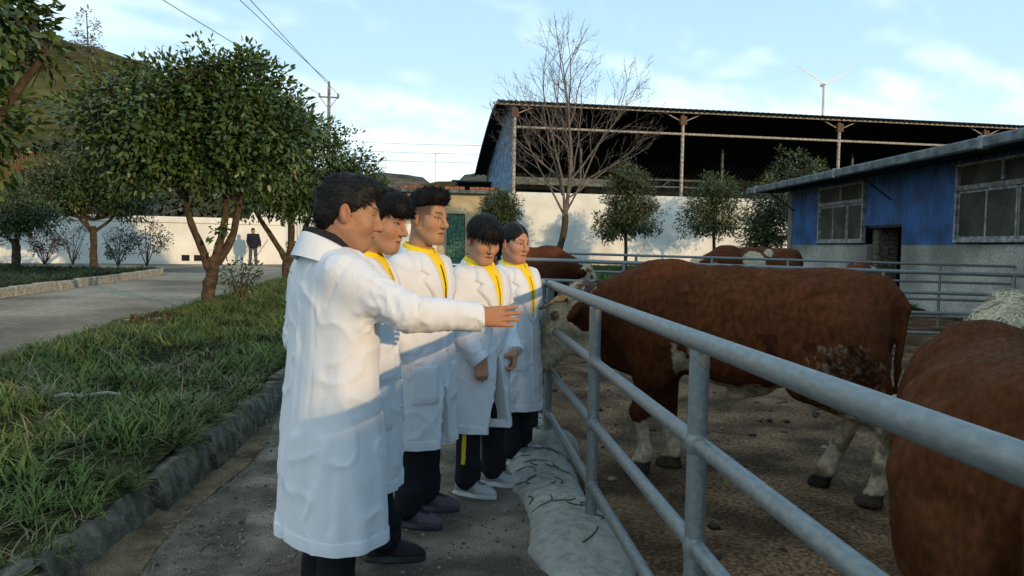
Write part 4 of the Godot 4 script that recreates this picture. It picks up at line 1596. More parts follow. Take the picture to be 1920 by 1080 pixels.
func limb(o: Node3D, r: RandomNumberGenerator, pts: Array, r0: float, r1: float, called := "limb", material := "bark") -> void:
	var p := []
	var rr := []
	var n := pts.size()
	var fine := (n - 1) * 4
	for i in fine + 1:
		var t := float(i) / fine * (n - 1)
		var j := mini(int(t), n - 2)
		var f := t - j
		var a: Vector3 = pts[j]
		var b: Vector3 = pts[j + 1]
		var q := a.cubic_interpolate(b, pts[maxi(j - 1, 0)], pts[mini(j + 2, n - 1)], f)
		q += rv(r) * lerpf(r0, r1, t / (n - 1)) * 0.12
		p.append(q)
		rr.append(lerpf(r0, r1, t / (n - 1)) * r.randf_range(0.9, 1.1))
	obj(called, G.tube(p, rr, 8), material, o)

func twigs(o: Node3D, r: RandomNumberGenerator, froms: Array, tos: Array, rad: float, material := "bark") -> void:
	var list := []
	for t in tos:
		var best: Vector3 = froms[0]
		for f in froms:
			if f.distance_to(t) < best.distance_to(t): best = f
		var mid: Vector3 = (best + t) * 0.5 + rv(r) * 0.12 + Vector3(0, 0.08, 0)
		list.append(G.tube([best, mid, t], [rad, rad * 0.7, rad * 0.35], 3, Color.WHITE, false))
	var m := obj("twigs", G.joined(list), material, o)
	m.set_meta("kind", "stuff")

func branching(list: Array, r: RandomNumberGenerator, p: Vector3, d: Vector3, l: float, rad: float, depth: int, spread: float, lift: float) -> void:
	var pts := [p]
	var rr := [rad]
	var q := p
	var dd := d
	var seg := 4 if depth > 1 else 3
	for i in seg:
		dd = (dd + rv(r) * 0.14 + Vector3(0, lift, 0)).normalized()
		q += dd * l / seg
		pts.append(q)
		rr.append(rad * lerpf(1.0, 0.55, float(i + 1) / seg))
		if depth > 0 and i > 0:
			var side := (dd + (rv(r) - dd * 0.2).normalized() * spread).normalized()
			branching(list, r, q, side, l * r.randf_range(0.38, 0.6), maxf(rad * 0.42, 0.006), depth - 1, spread, lift)
	list.append(G.tube(pts, rr, 5 if depth > 2 else 3, Color.WHITE, false))
	if depth > 0:
		branching(list, r, q, dd, l * 0.55, maxf(rad * 0.5, 0.006), depth - 1, spread, lift)

func blade_tuft(blades: int, sd: int, lean: float, w: float) -> ArrayMesh:
	var r := RandomNumberGenerator.new()
	r.seed = sd
	var vs := PackedVector3Array()
	var ns := PackedVector3Array()
	var cs := PackedColorArray()
	var ind := PackedInt32Array()
	for b in blades:
		var an := r.randf() * TAU
		var d := Vector3(cos(an), 0, sin(an))
		var sd2 := Vector3(-d.z, 0, d.x)
		var root := Vector3(r.randf_range(-0.25, 0.25), 0, r.randf_range(-0.25, 0.25))
		var h := r.randf_range(0.5, 1.1)
		var ln := lean * r.randf_range(0.4, 1.5)
		var o := vs.size()
		for s in 4:
			var t := s / 3.0
			var c := root + d * ln * h * t * t + Vector3(0, h * (t - 0.28 * ln * t * t), 0)
			var ww := w * (1.0 - t * t) * r.randf_range(0.9, 1.1) + 0.002
			vs.append(c - sd2 * ww); vs.append(c + sd2 * ww)
			var n := (d * -0.5 + Vector3(0, 0.9, 0)).normalized()
			ns.append(n); ns.append(n)
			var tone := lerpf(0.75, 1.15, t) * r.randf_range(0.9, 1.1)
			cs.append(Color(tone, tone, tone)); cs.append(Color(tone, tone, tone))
			if s < 3:
				var a0 := o + s * 2
				ind.append_array(PackedInt32Array([a0, a0 + 2, a0 + 1, a0 + 1, a0 + 2, a0 + 3]))
	return G.to_mesh([vs, ns, cs, ind])

# ------------------------------------------------------------------ steel and walls
func pipe(a: Vector3, b: Vector3, r: float, sides := 14) -> Array:
	return G.tube([a, b], [r, r], sides)

# ripples across u, hung from p along v; u and v are whole edges
func ribbed(p: Vector3, u: Vector3, v: Vector3, pitch: float, depth: float, rows := 1) -> Array:
	var n := u.cross(v).normalized()
	var count := maxi(1, int(u.length() / pitch))
	var prof := [[0.0, 0.0], [0.30, 0.0], [0.38, 1.0], [0.62, 1.0], [0.70, 0.0]]
	var out := []
	for r in rows + 1:
		var row := []
		for c in count:
			for e in prof:
				row.append(p + u * ((c + e[0]) / count) + v * (float(r) / rows) + n * (e[1] * depth))
		row.append(p + u + v * (float(r) / rows))
		out.append(row)
	return G.net(out, Color.WHITE)

# ------------------------------------------------------------------ the land
func land() -> void:
	# one sheet to the horizon
	var zs := [400.0, 60.0, 20.0, 0.0, -8.0, -14.0, -20.0, -28.0, -36.0, -46.0, -80.0, -200.0, -700.0, -3600.0]
	struct("ground", sheet(zs, func(_z): return -3000.0, func(_z): return 3000.0, 2, func(_x, _z, _t): return -0.03), "soil")
	# trodden lane of gravelly asphalt between kerb and pen
	struct("path", sheet(steps(10.0, -27.0, 60), func(_z): return -1.75, func(_z): return 0.78, 14, func(x, z, _t): return bumpy(x, z, 9.0, 0.012)), "gravel")
	# the pen's churned dirt
	struct("pen_ground", sheet(steps(8.0, -21.0, 230), func(_z): return 0.74, func(_z): return 11.0, 90, func(x, z, _t): return -0.005 + bumpy(x, z, 50.0, 0.022) + bumpy(x, z, 12.0, 0.035) + bumpy(x + 50.0, z, 3.0, 0.03)), "dirt")
	# concrete road beyond the verge
	struct("road", sheet(steps(12.0, -27.6, 30), func(_z): return -9.2, func(_z): return -4.9, 4, func(_x, _z, _t): return 0.004), "road")
	struct("forecourt_road", sheet(steps(-27.6, -37.5, 8), func(_z): return -34.0, func(_z): return 1.8, 12, func(_x, _z, _t): return 0.004), "road")
	# grassy verge
	struct("verge", sheet(steps(6.0, -28.0, 90), func(_z): return -1.50, func(z): return -5.0 - 0.15 * sin(z * 1.3), 20, func(x, z, t): return verge_lift(x, z)), "soil")
	struct("island", sheet(steps(10.0, -27.2, 30), func(_z): return -30.0, func(_z): return -9.3, 10, func(x, z, t): return 0.19 + bumpy(x, z, 4.0, 0.08) + 0.12 * clampf((-10.5 - x) / 6.0, 0.0, 1.0)), "soil")
	struct("wall_strip", sheet(steps(-27.2, -32.0, 5), func(_z): return -34.0, func(z): return lerpf(-9.6, -20.0, (-27.2 - z) / 4.8), 6, func(x, z, t): return 0.14), "soil")
	struct("lawn", sheet(steps(-16.2, -39.2, 30), func(_z): return 1.7, func(_z): return 34.0, 14, func(x, z, t): return 0.10 + bumpy(x, z, 3.0, 0.06)), "soil")
	# kerbs
	var r := RandomNumberGenerator.new()
	r.seed = 11
	var k := thing("road_kerb", "pale concrete kerb stones along the far edge of the road", "kerb")
	k.set_meta("kind", "structure")
	var z := 6.0
	while z > -27.0:
		obj("kerb_block", G.box(Vector3(-9.26 + r.randf_range(-0.012, 0.012), gh(z) + 0.085 + r.randf_range(-0.012, 0.012), z - 0.5), Vector3(0.18, 0.26, 0.985), G.turned(r.randf_range(-0.7, 0.7)), Color.WHITE, 0.02), "kerb_stone", k)
		z -= 1.0
	for i in 14:
		obj("kerb_block", G.box(Vector3(-9.75 - i, gh(-27.3) + 0.085, -27.25 - i * 0.05), Vector3(0.985, 0.26, 0.18), G.turned(-2.9), Color.WHITE, 0.02), "kerb_stone", k)
	var v := thing("verge_kerb", "weathered crumbling kerb of old concrete along the grass verge", "kerb")
	v.set_meta("kind", "structure")
	z = -1.2
	var n := 0
	while z > -27.5:
		var l := r.randf_range(0.75, 1.15)
		var f := clampf((-z - 2.4) / 2.6, 0.0, 1.0)
		var m := lumpy_block(Vector3(0.22, 0.40, l + 0.012), 100 + n, 0.010 + 0.03 * (1.0 - f))
		var o := obj("kerb_block", m, "old_concrete", v)
		o.position = Vector3(-1.46 + r.randf_range(-0.008, 0.008) - 0.10 * (1.0 - f), gh(z) + 0.02 - 0.06 * (1.0 - f) + r.randf_range(-0.012, 0.012), z - l * 0.5)
		o.rotation_degrees = Vector3(r.randf_range(-1.5, 1.5), r.randf_range(-0.6, 0.6), r.randf_range(3, 5) + 14.0 * (1.0 - f))
		z -= l
		n += 1
	# earth that has slumped from the verge against the kerb
	struct("slumped_earth", sheet(steps(2.0, -12.0, 60), func(_z): return -1.62, func(z2): return -1.26 + 0.06 * sin(z2 * 2.1) + 0.10 * clampf((z2 + 4.5) / 2.0, 0.0, 1.0), 8, func(x, z2, t): return 0.006 + (0.045 + 0.10 * clampf((z2 + 4.8) / 1.6, 0.0, 1.0)) * pow(1.0 - t, 1.6) + bumpy(x, z2, 26.0, 0.02) * (1.0 - t)), "grit")
	grasses()

func verge_lift(x: float, z: float) -> float:
	var t := clampf((-1.5 - x) / 3.5, 0.0, 1.0)
	var near := clampf((-z - 1.8) / 2.6, 0.0, 1.0)
	return lerpf(0.10, 0.225, near) * (1.0 - t * 0.55) + 0.05 * sin(t * PI) + bumpy(x, z, 7.0, 0.06) - 0.07 * clampf(t * 6.0 - 5.0, 0.0, 1.0)

func lumpy_block(size: Vector3, sd: int, rough: float) -> Array:
	var rows := []
	var nr := 9
	for i in nr + 1:
		var zz := (float(i) / nr - 0.5) * size.z
		var row := []
		for c in 14:
			var an := TAU * c / 14.0
			var e := Vector2(cos(an), sin(an))
			e /= maxf(absf(e.x), absf(e.y)) * 0.86 + 0.14 * e.length()
			var p := Vector3(e.x * size.x * 0.5, e.y * size.y * 0.5, zz)
			var q := field_noise.get_noise_3d(p.x * 110.0 + sd * 7.0, p.y * 110.0, p.z * 80.0)
			p += Vector3(e.x, e.y, 0) * q * rough
			if i == 0 or i == nr:
				p.x *= 0.975
				p.y *= 0.985
			row.append(p)
		rows.append(row)
	var m := G.net(rows, Color.WHITE, 0.0, true)
	for e in 2:
		var row: Array = rows[0] if e == 0 else rows[nr]
		var o: int = m[0].size()
		var nrm := Vector3(0, 0, -1 if e == 0 else 1)
		m[0].append(Vector3(0, 0, row[0].z)); m[1].append(nrm); m[2].append(Color.WHITE)
		for p in row:
			m[0].append(p); m[1].append(nrm); m[2].append(Color.WHITE)
		for s in 14:
			m[3].append_array(PackedInt32Array([o, o + 1 + s, o + 1 + (s + 1) % 14]) if e == 0 else PackedInt32Array([o, o + 1 + (s + 1) % 14, o + 1 + s]))
	return m

func grasses() -> void:
	var r := RandomNumberGenerator.new()
	r.seed = 31
	var green := [[], []]
	var dry := [[], []]
	for i in 21000:
		var z := -1.6 - pow(r.randf(), 1.7) * 26.0
		var x := lerpf(-1.38, -5.05, pow(r.randf(), 0.9))
		var bare := field_noise.get_noise_3d(x * 13.0, z * 13.0, 40.0)
		if bare > 0.12 and r.randf() < 0.75: continue
		if x > -1.55 and r.randf() < 0.5: continue
		var edge := clampf((-1.38 - x) / 0.35, 0.3, 1.0) * clampf((x + 5.1) / 0.5, 0.35, 1.0)
		var y := gh(z) + (verge_lift(x, z) if x < -1.5 else verge_lift(-1.5, z)) - 0.015
		var s := r.randf_range(0.07, 0.17) * edge * (1.45 if r.randf() < 0.18 else 1.0) * (1.0 + 0.5 * clampf(field_noise.get_noise_3d(x * 20.0, z * 20.0, 0.0), -0.6, 1.0))
		var t := Transform3D(Basis(Vector3.UP, r.randf() * TAU) * Basis(Vector3.RIGHT, r.randf_range(-0.3, 0.3)) * Basis.from_scale(Vector3(s * 1.1, s, s * 1.1)), Vector3(x, y, z))
		var straw := field_noise.get_noise_3d(x * 16.0, z * 16.0, 90.0)
		if straw > 0.18 and r.randf() < 0.45 or r.randf() < 0.11:
			dry[0].append(t)
			dry[1].append(Color(0.27, 0.22, 0.115) * r.randf_range(0.6, 1.15))
		else:
			var k := Color(0.055, 0.083, 0.018).lerp(Color(0.145, 0.20, 0.038), clampf(r.randf() * 0.7 + bumpy(x, z, 18.0, 0.5) + 0.1, 0.0, 1.0))
			green[0].append(t)
			green[1].append(k)
	# blades that spill over the kerb
	for i in 850:
		var z := -2.2 - pow(r.randf(), 1.6) * 22.0
		if field_noise.get_noise_3d(9.0, z * 26.0, 12.0) < -0.12: continue
		var s := r.randf_range(0.09, 0.20)
		green[0].append(Transform3D(Basis(Vector3(0, 0, 1), r.randf_range(-1.0, -0.2)) * Basis(Vector3.UP, r.randf() * TAU) * Basis.from_scale(Vector3(s, s, s)), Vector3(r.randf_range(-1.62, -1.46), gh(z) + verge_lift(-1.52, z) - 0.01, z)))
		green[1].append(Color(0.06, 0.08, 0.02).lerp(Color(0.17, 0.17, 0.05), r.randf()))
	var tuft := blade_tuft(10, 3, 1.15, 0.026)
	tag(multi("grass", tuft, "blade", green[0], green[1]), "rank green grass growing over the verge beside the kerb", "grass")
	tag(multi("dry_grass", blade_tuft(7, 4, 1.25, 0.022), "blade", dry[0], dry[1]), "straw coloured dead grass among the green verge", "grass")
	# the island across the road and the lawn before the white wall
	var far := [[], []]
	for i in 5200:
		var x := -9.45 - pow(r.randf(), 1.4) * 14.0
		var z := r.randf_range(-10.0, -27.1)
		var s := r.randf_range(0.08, 0.2)
		far[0].append(Transform3D(Basis(Vector3.UP, r.randf() * TAU) * Basis.from_scale(Vector3(s * 1.6, s, s * 1.6)), Vector3(x, gh(z) + 0.19 + bumpy(x, z, 4.0, 0.08) + 0.12 * clampf((-10.5 - x) / 6.0, 0.0, 1.0), z)))
		far[1].append(Color(0.04, 0.062, 0.016).lerp(Color(0.10, 0.10, 0.03), r.randf() * r.randf()))
	tag(multi("island_grass", tuft, "blade", far[0], far[1]), "low dark grass behind the far kerb of the road", "grass")
	var lawn := [[], []]
	for i in 9000:
		var x := r.randf_range(1.8, 18.0)
		var z := r.randf_range(-16.4, -38.2)
		var s := r.randf_range(0.10, 0.24)
		lawn[0].append(Transform3D(Basis(Vector3.UP, r.randf() * TAU) * Basis.from_scale(Vector3(s * 1.8, s, s * 1.8)), Vector3(x, gh(z) + 0.09 + bumpy(x, z, 3.0, 0.06), z)))
		lawn[1].append(Color(0.045, 0.10, 0.018).lerp(Color(0.09, 0.15, 0.03), r.randf()))
	tag(multi("lawn_grass", tuft, "blade", lawn[0], lawn[1]), "green lawn grass before the long white wall", "grass")

# ------------------------------------------------------------------ hills, turbines, power line
func far_country() -> void:
	# the near hillside, its crest falling to the right
	var rows := []
	for i in 40:
		var z := -41.0 - pow(i / 39.0, 1.3) * 150.0
		var row := []
		for c in 61:
			var g := lerpf(-1.15, 0.10, c / 60.0)            # sideways per metre of depth
			var x := g * -z
			var pts := [[-1.2, 0.40], [-0.62, 0.285], [-0.432, 0.239], [-0.355, 0.215], [-0.30, 0.165], [-0.23, 0.115], [-0.14, 0.055], [-0.06, 0.022], [0.1, 0.0]]
			var e := 0.0
			for k in pts.size() - 1:
				if g >= pts[k][0] and g <= pts[k + 1][0]:
					var f: float = (g - pts[k][0]) / (pts[k + 1][0] - pts[k][0])
					e = lerpf(pts[k][1], pts[k + 1][1], smoothstep(0.0, 1.0, f))
			var up := smoothstep(-40.0, -125.0, z)
			var y := 0.43 + e * -z * lerpf(0.15, 1.0, up) * smoothstep(-41.0, -52.0, z)
			if z < -125.0: y -= (-z - 125.0) * (-z - 125.0) * 0.012
			y += bumpy(x, z, 0.9, 1.4) * smoothstep(-44.0, -70.0, z)
			row.append(Vector3(x, y - (3.0 if c == 60 or i == 39 else 0.0), z))
		rows.append(row)
	struct("hillside", G.net(rows, Color.WHITE), "hill")
	var r := RandomNumberGenerator.new()
	r.seed = 44
	# scrub on the hillside: thick at its foot behind the boundary wall, thin higher up
	var places := []
	var tints := []
	for i in 900:
		var i0 := r.randi_range(0, 12) if i < 620 else r.randi_range(8, 30)
		var c0 := r.randi_range(0, 56)
		var p: Vector3 = rows[i0][c0].lerp(rows[i0 + 1][c0 + 1], r.randf())
		if p.x > -3.0: continue
		var s := r.randf_range(0.7, 1.7) * (1.0 if i < 620 else 0.7)
		places.append(Transform3D(Basis(Vector3.UP, r.randf() * TAU) * Basis.from_scale(Vector3(s * 1.3, s, s * 1.3)), p))
		var k := Color(0.035, 0.045, 0.014).lerp(Color(0.085, 0.085, 0.03), r.randf())
		if r.randf() < 0.18: k = Color(0.13, 0.085, 0.04)
		tints.append(k)
	tag(multi("hillside_scrub", bush_mesh(70, 8), "leaf", places, tints), "dark scrub covering the hillside behind the boundary wall", "scrub")
	# tawny reeds
	var reeds := [[], []]
	for i in 900:
		var x := -22.5 + r.randfn(0.0, 1.6)
		var z := -45.5 + r.randfn(0.0, 0.9)
		var s := r.randf_range(1.4, 2.6)
		reeds[0].append(Transform3D(Basis(Vector3.UP, r.randf() * TAU) * Basis.from_scale(Vector3(s * 0.4, s, s * 0.4)), Vector3(x, 3.1 + (-z - 44.0) * 0.3, z)))
		reeds[1].append(Color(0.24, 0.155, 0.06) * r.randf_range(0.6, 1.2))
	tag(multi("reeds", blade_tuft(8, 9, 0.7, 0.02), "blade", reeds[0], reeds[1]), "tawny dry reeds at the foot of the hillside", "reeds")
	# the distant ridge: crest in metres, seen over the roofs
	var crest := [[-1400, 120], [-900, 190], [-560, 205], [-430, 218], [-370, 222], [-310, 207], [-270, 186], [-240, 205], [-200, 214], [-130, 210], [-70, 203], [-35, 178], [-5, 160], [20, 180], [60, 214], [180, 250], [500, 330], [900, 360], [1600, 320], [2400, 200]]
	var back := []
	for j in 9:
		var t := j / 8.0
		var row := []
		for c in 181:
			var x := lerpf(-1400.0, 2400.0, c / 180.0)
			var y := 0.0
			for k in crest.size() - 1:
				if x >= crest[k][0] and x <= crest[k + 1][0]:
					var f: float = (x - crest[k][0]) / float(crest[k + 1][0] - crest[k][0])
					y = lerpf(crest[k][1], crest[k + 1][1], smoothstep(0.0, 1.0, f))
			y *= sin(t * PI * 0.5) if t < 1.0 else 1.0
			y = y * (0.9 if t < 1.0 and t > 0.0 else 1.0) + field_noise.get_noise_3d(x * 0.07, t * 20.0, 5.0) * 14.0 * sin(t * PI)
			row.append(Vector3(x, maxf(y, 0.0) - (6.0 if t == 0.0 else 0.0), -1750.0 - 700.0 * t + field_noise.get_noise_2d(x * 0.05, t * 8.0) * 60.0 * sin(t * PI)))
		back.append(row)
	var down := []
	for p in back[8]:
		down.append(Vector3(p.x, -6.0, p.z - 500.0))
	back.append(down)
	struct("distant_ridge", G.net(back, Color.WHITE), "far_hill")
	# a low brown rise in the middle distance
	var rise := []
	for j in 7:
		var row := []
		for c in 41:
			var x := lerpf(-60.0, 40.0, c / 40.0)
			row.append(Vector3(x, (20.5 + 2.5 * sin(x * 0.11 + 1.0) + 1.5 * field_noise.get_noise_2d(x * 3.0, 0.0)) * sin(j / 6.0 * PI) * (1.0 - pow(absf(x + 14.0) / 56.0, 3.0)) - 0.5, -235.0 - j * 9.0))
		rise.append(row)
	struct("brown_rise", G.net(rise, Color.WHITE), "hill")

	# wind turbines
	for e in [[Vector3(463.8, 100.0, -964.3), 105.0, 41.0, 8.0, "white wind turbine rising over the hay barn roof, largest in view", -30.0], [Vector3(-32.0, 165.0, -2511.0), 113.0, 40.0, 22.0, "distant white wind turbine nearer to the barn, on the brown ridge", 0.0], [Vector3(-185.0, 165.0, -2524.0), 102.0, 40.0, 18.0, "distant white wind turbine beside the dense green tree crown", 0.0]]:
		var t := thing("wind_turbine", e[4], "wind turbine", e[0], 0.0, "wind turbines on the ridge")
		var base: float = -110.0
		obj("tower", G.tube([Vector3(0, base, 0), Vector3(0, e[1], 0)], [2.6 if e[2] < 42 else 2.3, 1.7], 12), "white_paint", t)
		obj("nacelle", G.box(Vector3(0, e[1] + 1.2, -2), Vector3(4, 4, 9), G.turned(12.0), Color.WHITE, 0.8), "white_paint", t)
		obj("hub", G.tube([Vector3(0, e[1] + 1.2, 2.2), Vector3(0, e[1] + 1.2, 4.6)], [1.7, 0.8], 10), "white_paint", t)
		for k in 3:
			var an := deg_to_rad(e[5] + 120.0 * k + 90.0 + (e[3] if k == 1 else 0.0) * 0.0)
			var d := Vector3(sin(an), cos(an), 0)
			var sd := Vector3(cos(an), -sin(an), 0)
			var rr := []
			for i in 6:
				var f := i / 5.0
				var wd := lerpf(1.4, 0.4, f) * (0.7 if i == 0 else 1.0)
				var c: Vector3 = Vector3(0, e[1] + 1.2, 3.2) + d * (1.0 + f * e[2])
				rr.append([c - sd * wd, c + Vector3(0, 0, 0.5), c + sd * wd])
			obj("blade", G.net(rr, Color.WHITE, 0.5), "white_paint", t)

	# utility poles and lines
	var pole := thing("utility_pole", "concrete utility pole with a braced crossarm rising behind the trees", "utility pole", Vector3(-10.16, 3.0, -71.1))
	obj("shaft", G.tube([Vector3(0, -2, 0), Vector3(0, 11.9, 0)], [0.2, 0.13], 10), "pole_concrete", pole)
	obj("crossarm", G.box(Vector3(0, 10.9, 0.1), Vector3(1.75, 0.13, 0.12), G.turned(8.0), Color.WHITE, 0.01), "pole_concrete", pole)
	for q in [-1.0, 1.0]:
		obj("brace", pipe(Vector3(q * 0.72, 10.85, 0.1), Vector3(0, 9.9, 0.1), 0.035, 6), "pole_concrete", pole)
		var ins := obj("insulator", G.tube([Vector3(q * 0.8, 10.95, 0.1), Vector3(q * 0.8, 11.15, 0.1), Vector3(q * 0.8, 11.25, 0.1)], [0.09, 0.10, 0.05], 8), "pole_concrete", pole)
	obj("insulator", G.tube([Vector3(0, 11.9, 0), Vector3(0, 12.15, 0), Vector3(0, 12.3, 0)], [0.09, 0.11, 0.05], 8), "pole_concrete", pole)
	var tops := [Vector3(-10.96, 14.15, -71.0), Vector3(-10.16, 15.2, -71.1), Vector3(-9.36, 14.15, -71.0)]
	var ends := [Vector3(-20.4, 13.2, 12.0), Vector3(-14.6, 14.9, 12.0), Vector3(-12.2, 14.9, 12.0)]
	var names := ["thin power line sagging lowest over the broad tree, on the pole's outer insulator", "thin power line running overhead from the top of the utility pole", "thin power line running overhead from the pole's inner insulator"]
	for i in 3:
		var p := []
		for k in 25:
			var t := k / 24.0
			p.append(tops[i].lerp(ends[i], t) - Vector3(0, sin(t * PI) * 0.5, 0))
		tag(obj("power_line", G.tube(p, [0.022], 5), "wire"), names[i], "power line", "power lines on the utility pole")
	for i in 3:
		var p := []
		for k in 17:
			var t := k / 16.0
			p.append(Vector3(lerpf(-26.0, 9.0, t), 13.4 - i * 0.95 - 1.1 * t - 0.4 * sin(t * PI), -92.0 + 4.0 * t))
		tag(obj("power_line", G.tube(p, [0.022], 4), "wire"), ["highest", "middle", "lowest"][i] + " of three faint lines crossing the sky to the barn's gable", "power line", "faint lines beyond the barn")
	var sp := thing("utility_pole", "small dark far pole standing on the ridge above the students", "utility pole", Vector3(-28.0, 0.0, -215.0))
	obj("shaft", G.tube([Vector3(0, 0, 0), Vector3(0, 21.0, 0)], [0.25, 0.18], 8), "dull_iron", sp)
	obj("crossarm", G.box(Vector3(0, 20.6, 0), Vector3(3.2, 0.3, 0.25)), "dull_iron", sp)

func bush_mesh(n: int, sd: int) -> ArrayMesh:
	var r := RandomNumberGenerator.new()
	r.seed = sd
	var list := []
	for i in n:
		var d := rv(r)
		while d.length() > 1.0: d = rv(r)
		d.y = absf(d.y) * 0.9
		var a := (d + rv(r) * 0.7).normalized() * 0.14
		var b := a.cross(rv(r)).normalized() * 0.07
		var nrm := (d + Vector3(0, 0.5, 0)).normalized()
		var k := r.randf_range(0.7, 1.2)
		list.append([PackedVector3Array([d - a, d + b, d - b, d + a]), PackedVector3Array([nrm, nrm, nrm, nrm]), PackedColorArray([Color(k, k, k), Color(k, k, k), Color(k, k, k), Color(k, k, k)]), PackedInt32Array([0, 1, 2, 1, 3, 2])])
	return G.to_mesh(G.joined(list))

# ------------------------------------------------------------------ buildings
func buildings() -> void:
	hay_shed()
	barn()
	# house with the green door
	var h := thing("cream_house", "low cream house with a faded green door between shed and gate", "house", Vector3(0.35, 0.42, -39.7), 1.5)
	for e in [[-2.25, -0.27], [0.63, 2.45]]:
		obj("wall", G.box(Vector3((e[0] + e[1]) * 0.5, 1.72, -2.0), Vector3(e[1] - e[0], 3.5, 4.0)), "cream", h)
	obj("wall", G.box(Vector3(0.18, 2.98, -2.0), Vector3(0.9, 0.98, 4.0)), "cream", h)
	obj("wall", G.box(Vector3(0.18, 1.2, -3.6), Vector3(0.9, 2.6, 0.3)), "void", h)
	var d := obj("door", G.box(Vector3(0.18, 1.23, -0.12), Vector3(0.86, 2.46, 0.06)), "green_paint", h)
	for k in 6:
		obj("plank", G.box(Vector3(-0.18 + k * 0.143, 1.23, -0.075), Vector3(0.135, 2.36, 0.03), Basis(), Color.WHITE, 0.006), "green_paint", d)
	for y in [0.35, 1.25, 2.2]:
		obj("rail", G.box(Vector3(0.18, y, -0.045), Vector3(0.8, 0.12, 0.03), Basis(), Color.WHITE, 0.005), "green_paint", d)
	obj("roof_slab", G.box(Vector3(0.1, 3.56, -1.9), Vector3(5.2, 0.16, 4.6), Basis(), Color.WHITE, 0.02), "grey_sheet", h)
	var r := RandomNumberGenerator.new()
	r.seed = 5
	for k in 19:
		if k == 7 or k == 12: continue
		obj("brick", G.box(Vector3(-2.3 + k * 0.25, 3.72 + r.randf_range(-0.008, 0.008), 0.12 + r.randf_range(-0.05, 0.05)), Vector3(0.24, 0.17, 0.2), G.turned(r.randf_range(-6, 6)), Color.WHITE, 0.01), "brick", h)
	# boundary wall on the far side of the forecourt
	var w := thing("boundary_wall", "long low white boundary wall below the wooded hillside", "wall", Vector3(-13.17, 0.25, -35.2), 19.3)
	var a0 := -22.0
	var gate0 := 6.25
	obj("wall_face", G.box(Vector3((a0 + gate0) * 0.5, 0.88, 0), Vector3(gate0 - a0, 1.94, 0.24), Basis(), Color.WHITE, 0.01), "plaster", w)
	obj("coping", G.box(Vector3((a0 + gate0) * 0.5, 1.995, 0), Vector3(gate0 - a0, 0.27, 0.30), Basis(), Color.WHITE, 0.03), "plaster", w)
	obj("wall_face", G.box(Vector3(11.3, 1.0, 0), Vector3(4.4, 2.2, 0.24), Basis(), Color.WHITE, 0.01), "plaster", w)
	for x in [2.05, 2.55]:
		obj("drain_opening", G.box(Vector3(x, 0.36, 0.115), Vector3(0.32, 0.26, 0.03)), "void", w)
	obj("footing", G.box(Vector3(-3.0, 0.02, 0.22), Vector3(30.0, 0.14, 0.30), Basis(), Color.WHITE, 0.02), "old_concrete", w)
	var g := thing("barred_gate", "tall barred metal gate standing ajar in the boundary wall", "gate", Vector3(-13.17, 0.30, -35.2), 19.3)
	obj("frame", G.joined([pipe(Vector3(6.4, 0.12, 0.05), Vector3(6.4, 2.1, 0.05), 0.03, 8), pipe(Vector3(9.0, 0.12, 0.05), Vector3(9.0, 2.1, 0.05), 0.03, 8), pipe(Vector3(6.4, 0.12, 0.05), Vector3(9.0, 0.12, 0.05), 0.03, 8), pipe(Vector3(6.4, 0.55, 0.05), Vector3(9.0, 0.55, 0.05), 0.025, 8), pipe(Vector3(6.4, 2.1, 0.05), Vector3(9.0, 2.1, 0.05), 0.03, 8)]), "dull_iron", g)
	for k in 19:
		obj("bar", pipe(Vector3(6.53 + k * 0.13, 0.12, 0.05), Vector3(6.53 + k * 0.13, 2.1, 0.05), 0.013, 6), "dull_iron", g)
	var back := thing("outer_wall", "pale wall glimpsed through the bars of the gate", "wall", Vector3(-6.0, 0.4, -42.5), 4.0)
	obj("wall_face", G.box(Vector3(0.5, 1.2, 0), Vector3(9.0, 2.6, 0.25), Basis(), Color.WHITE, 0.02), "plaster", back)


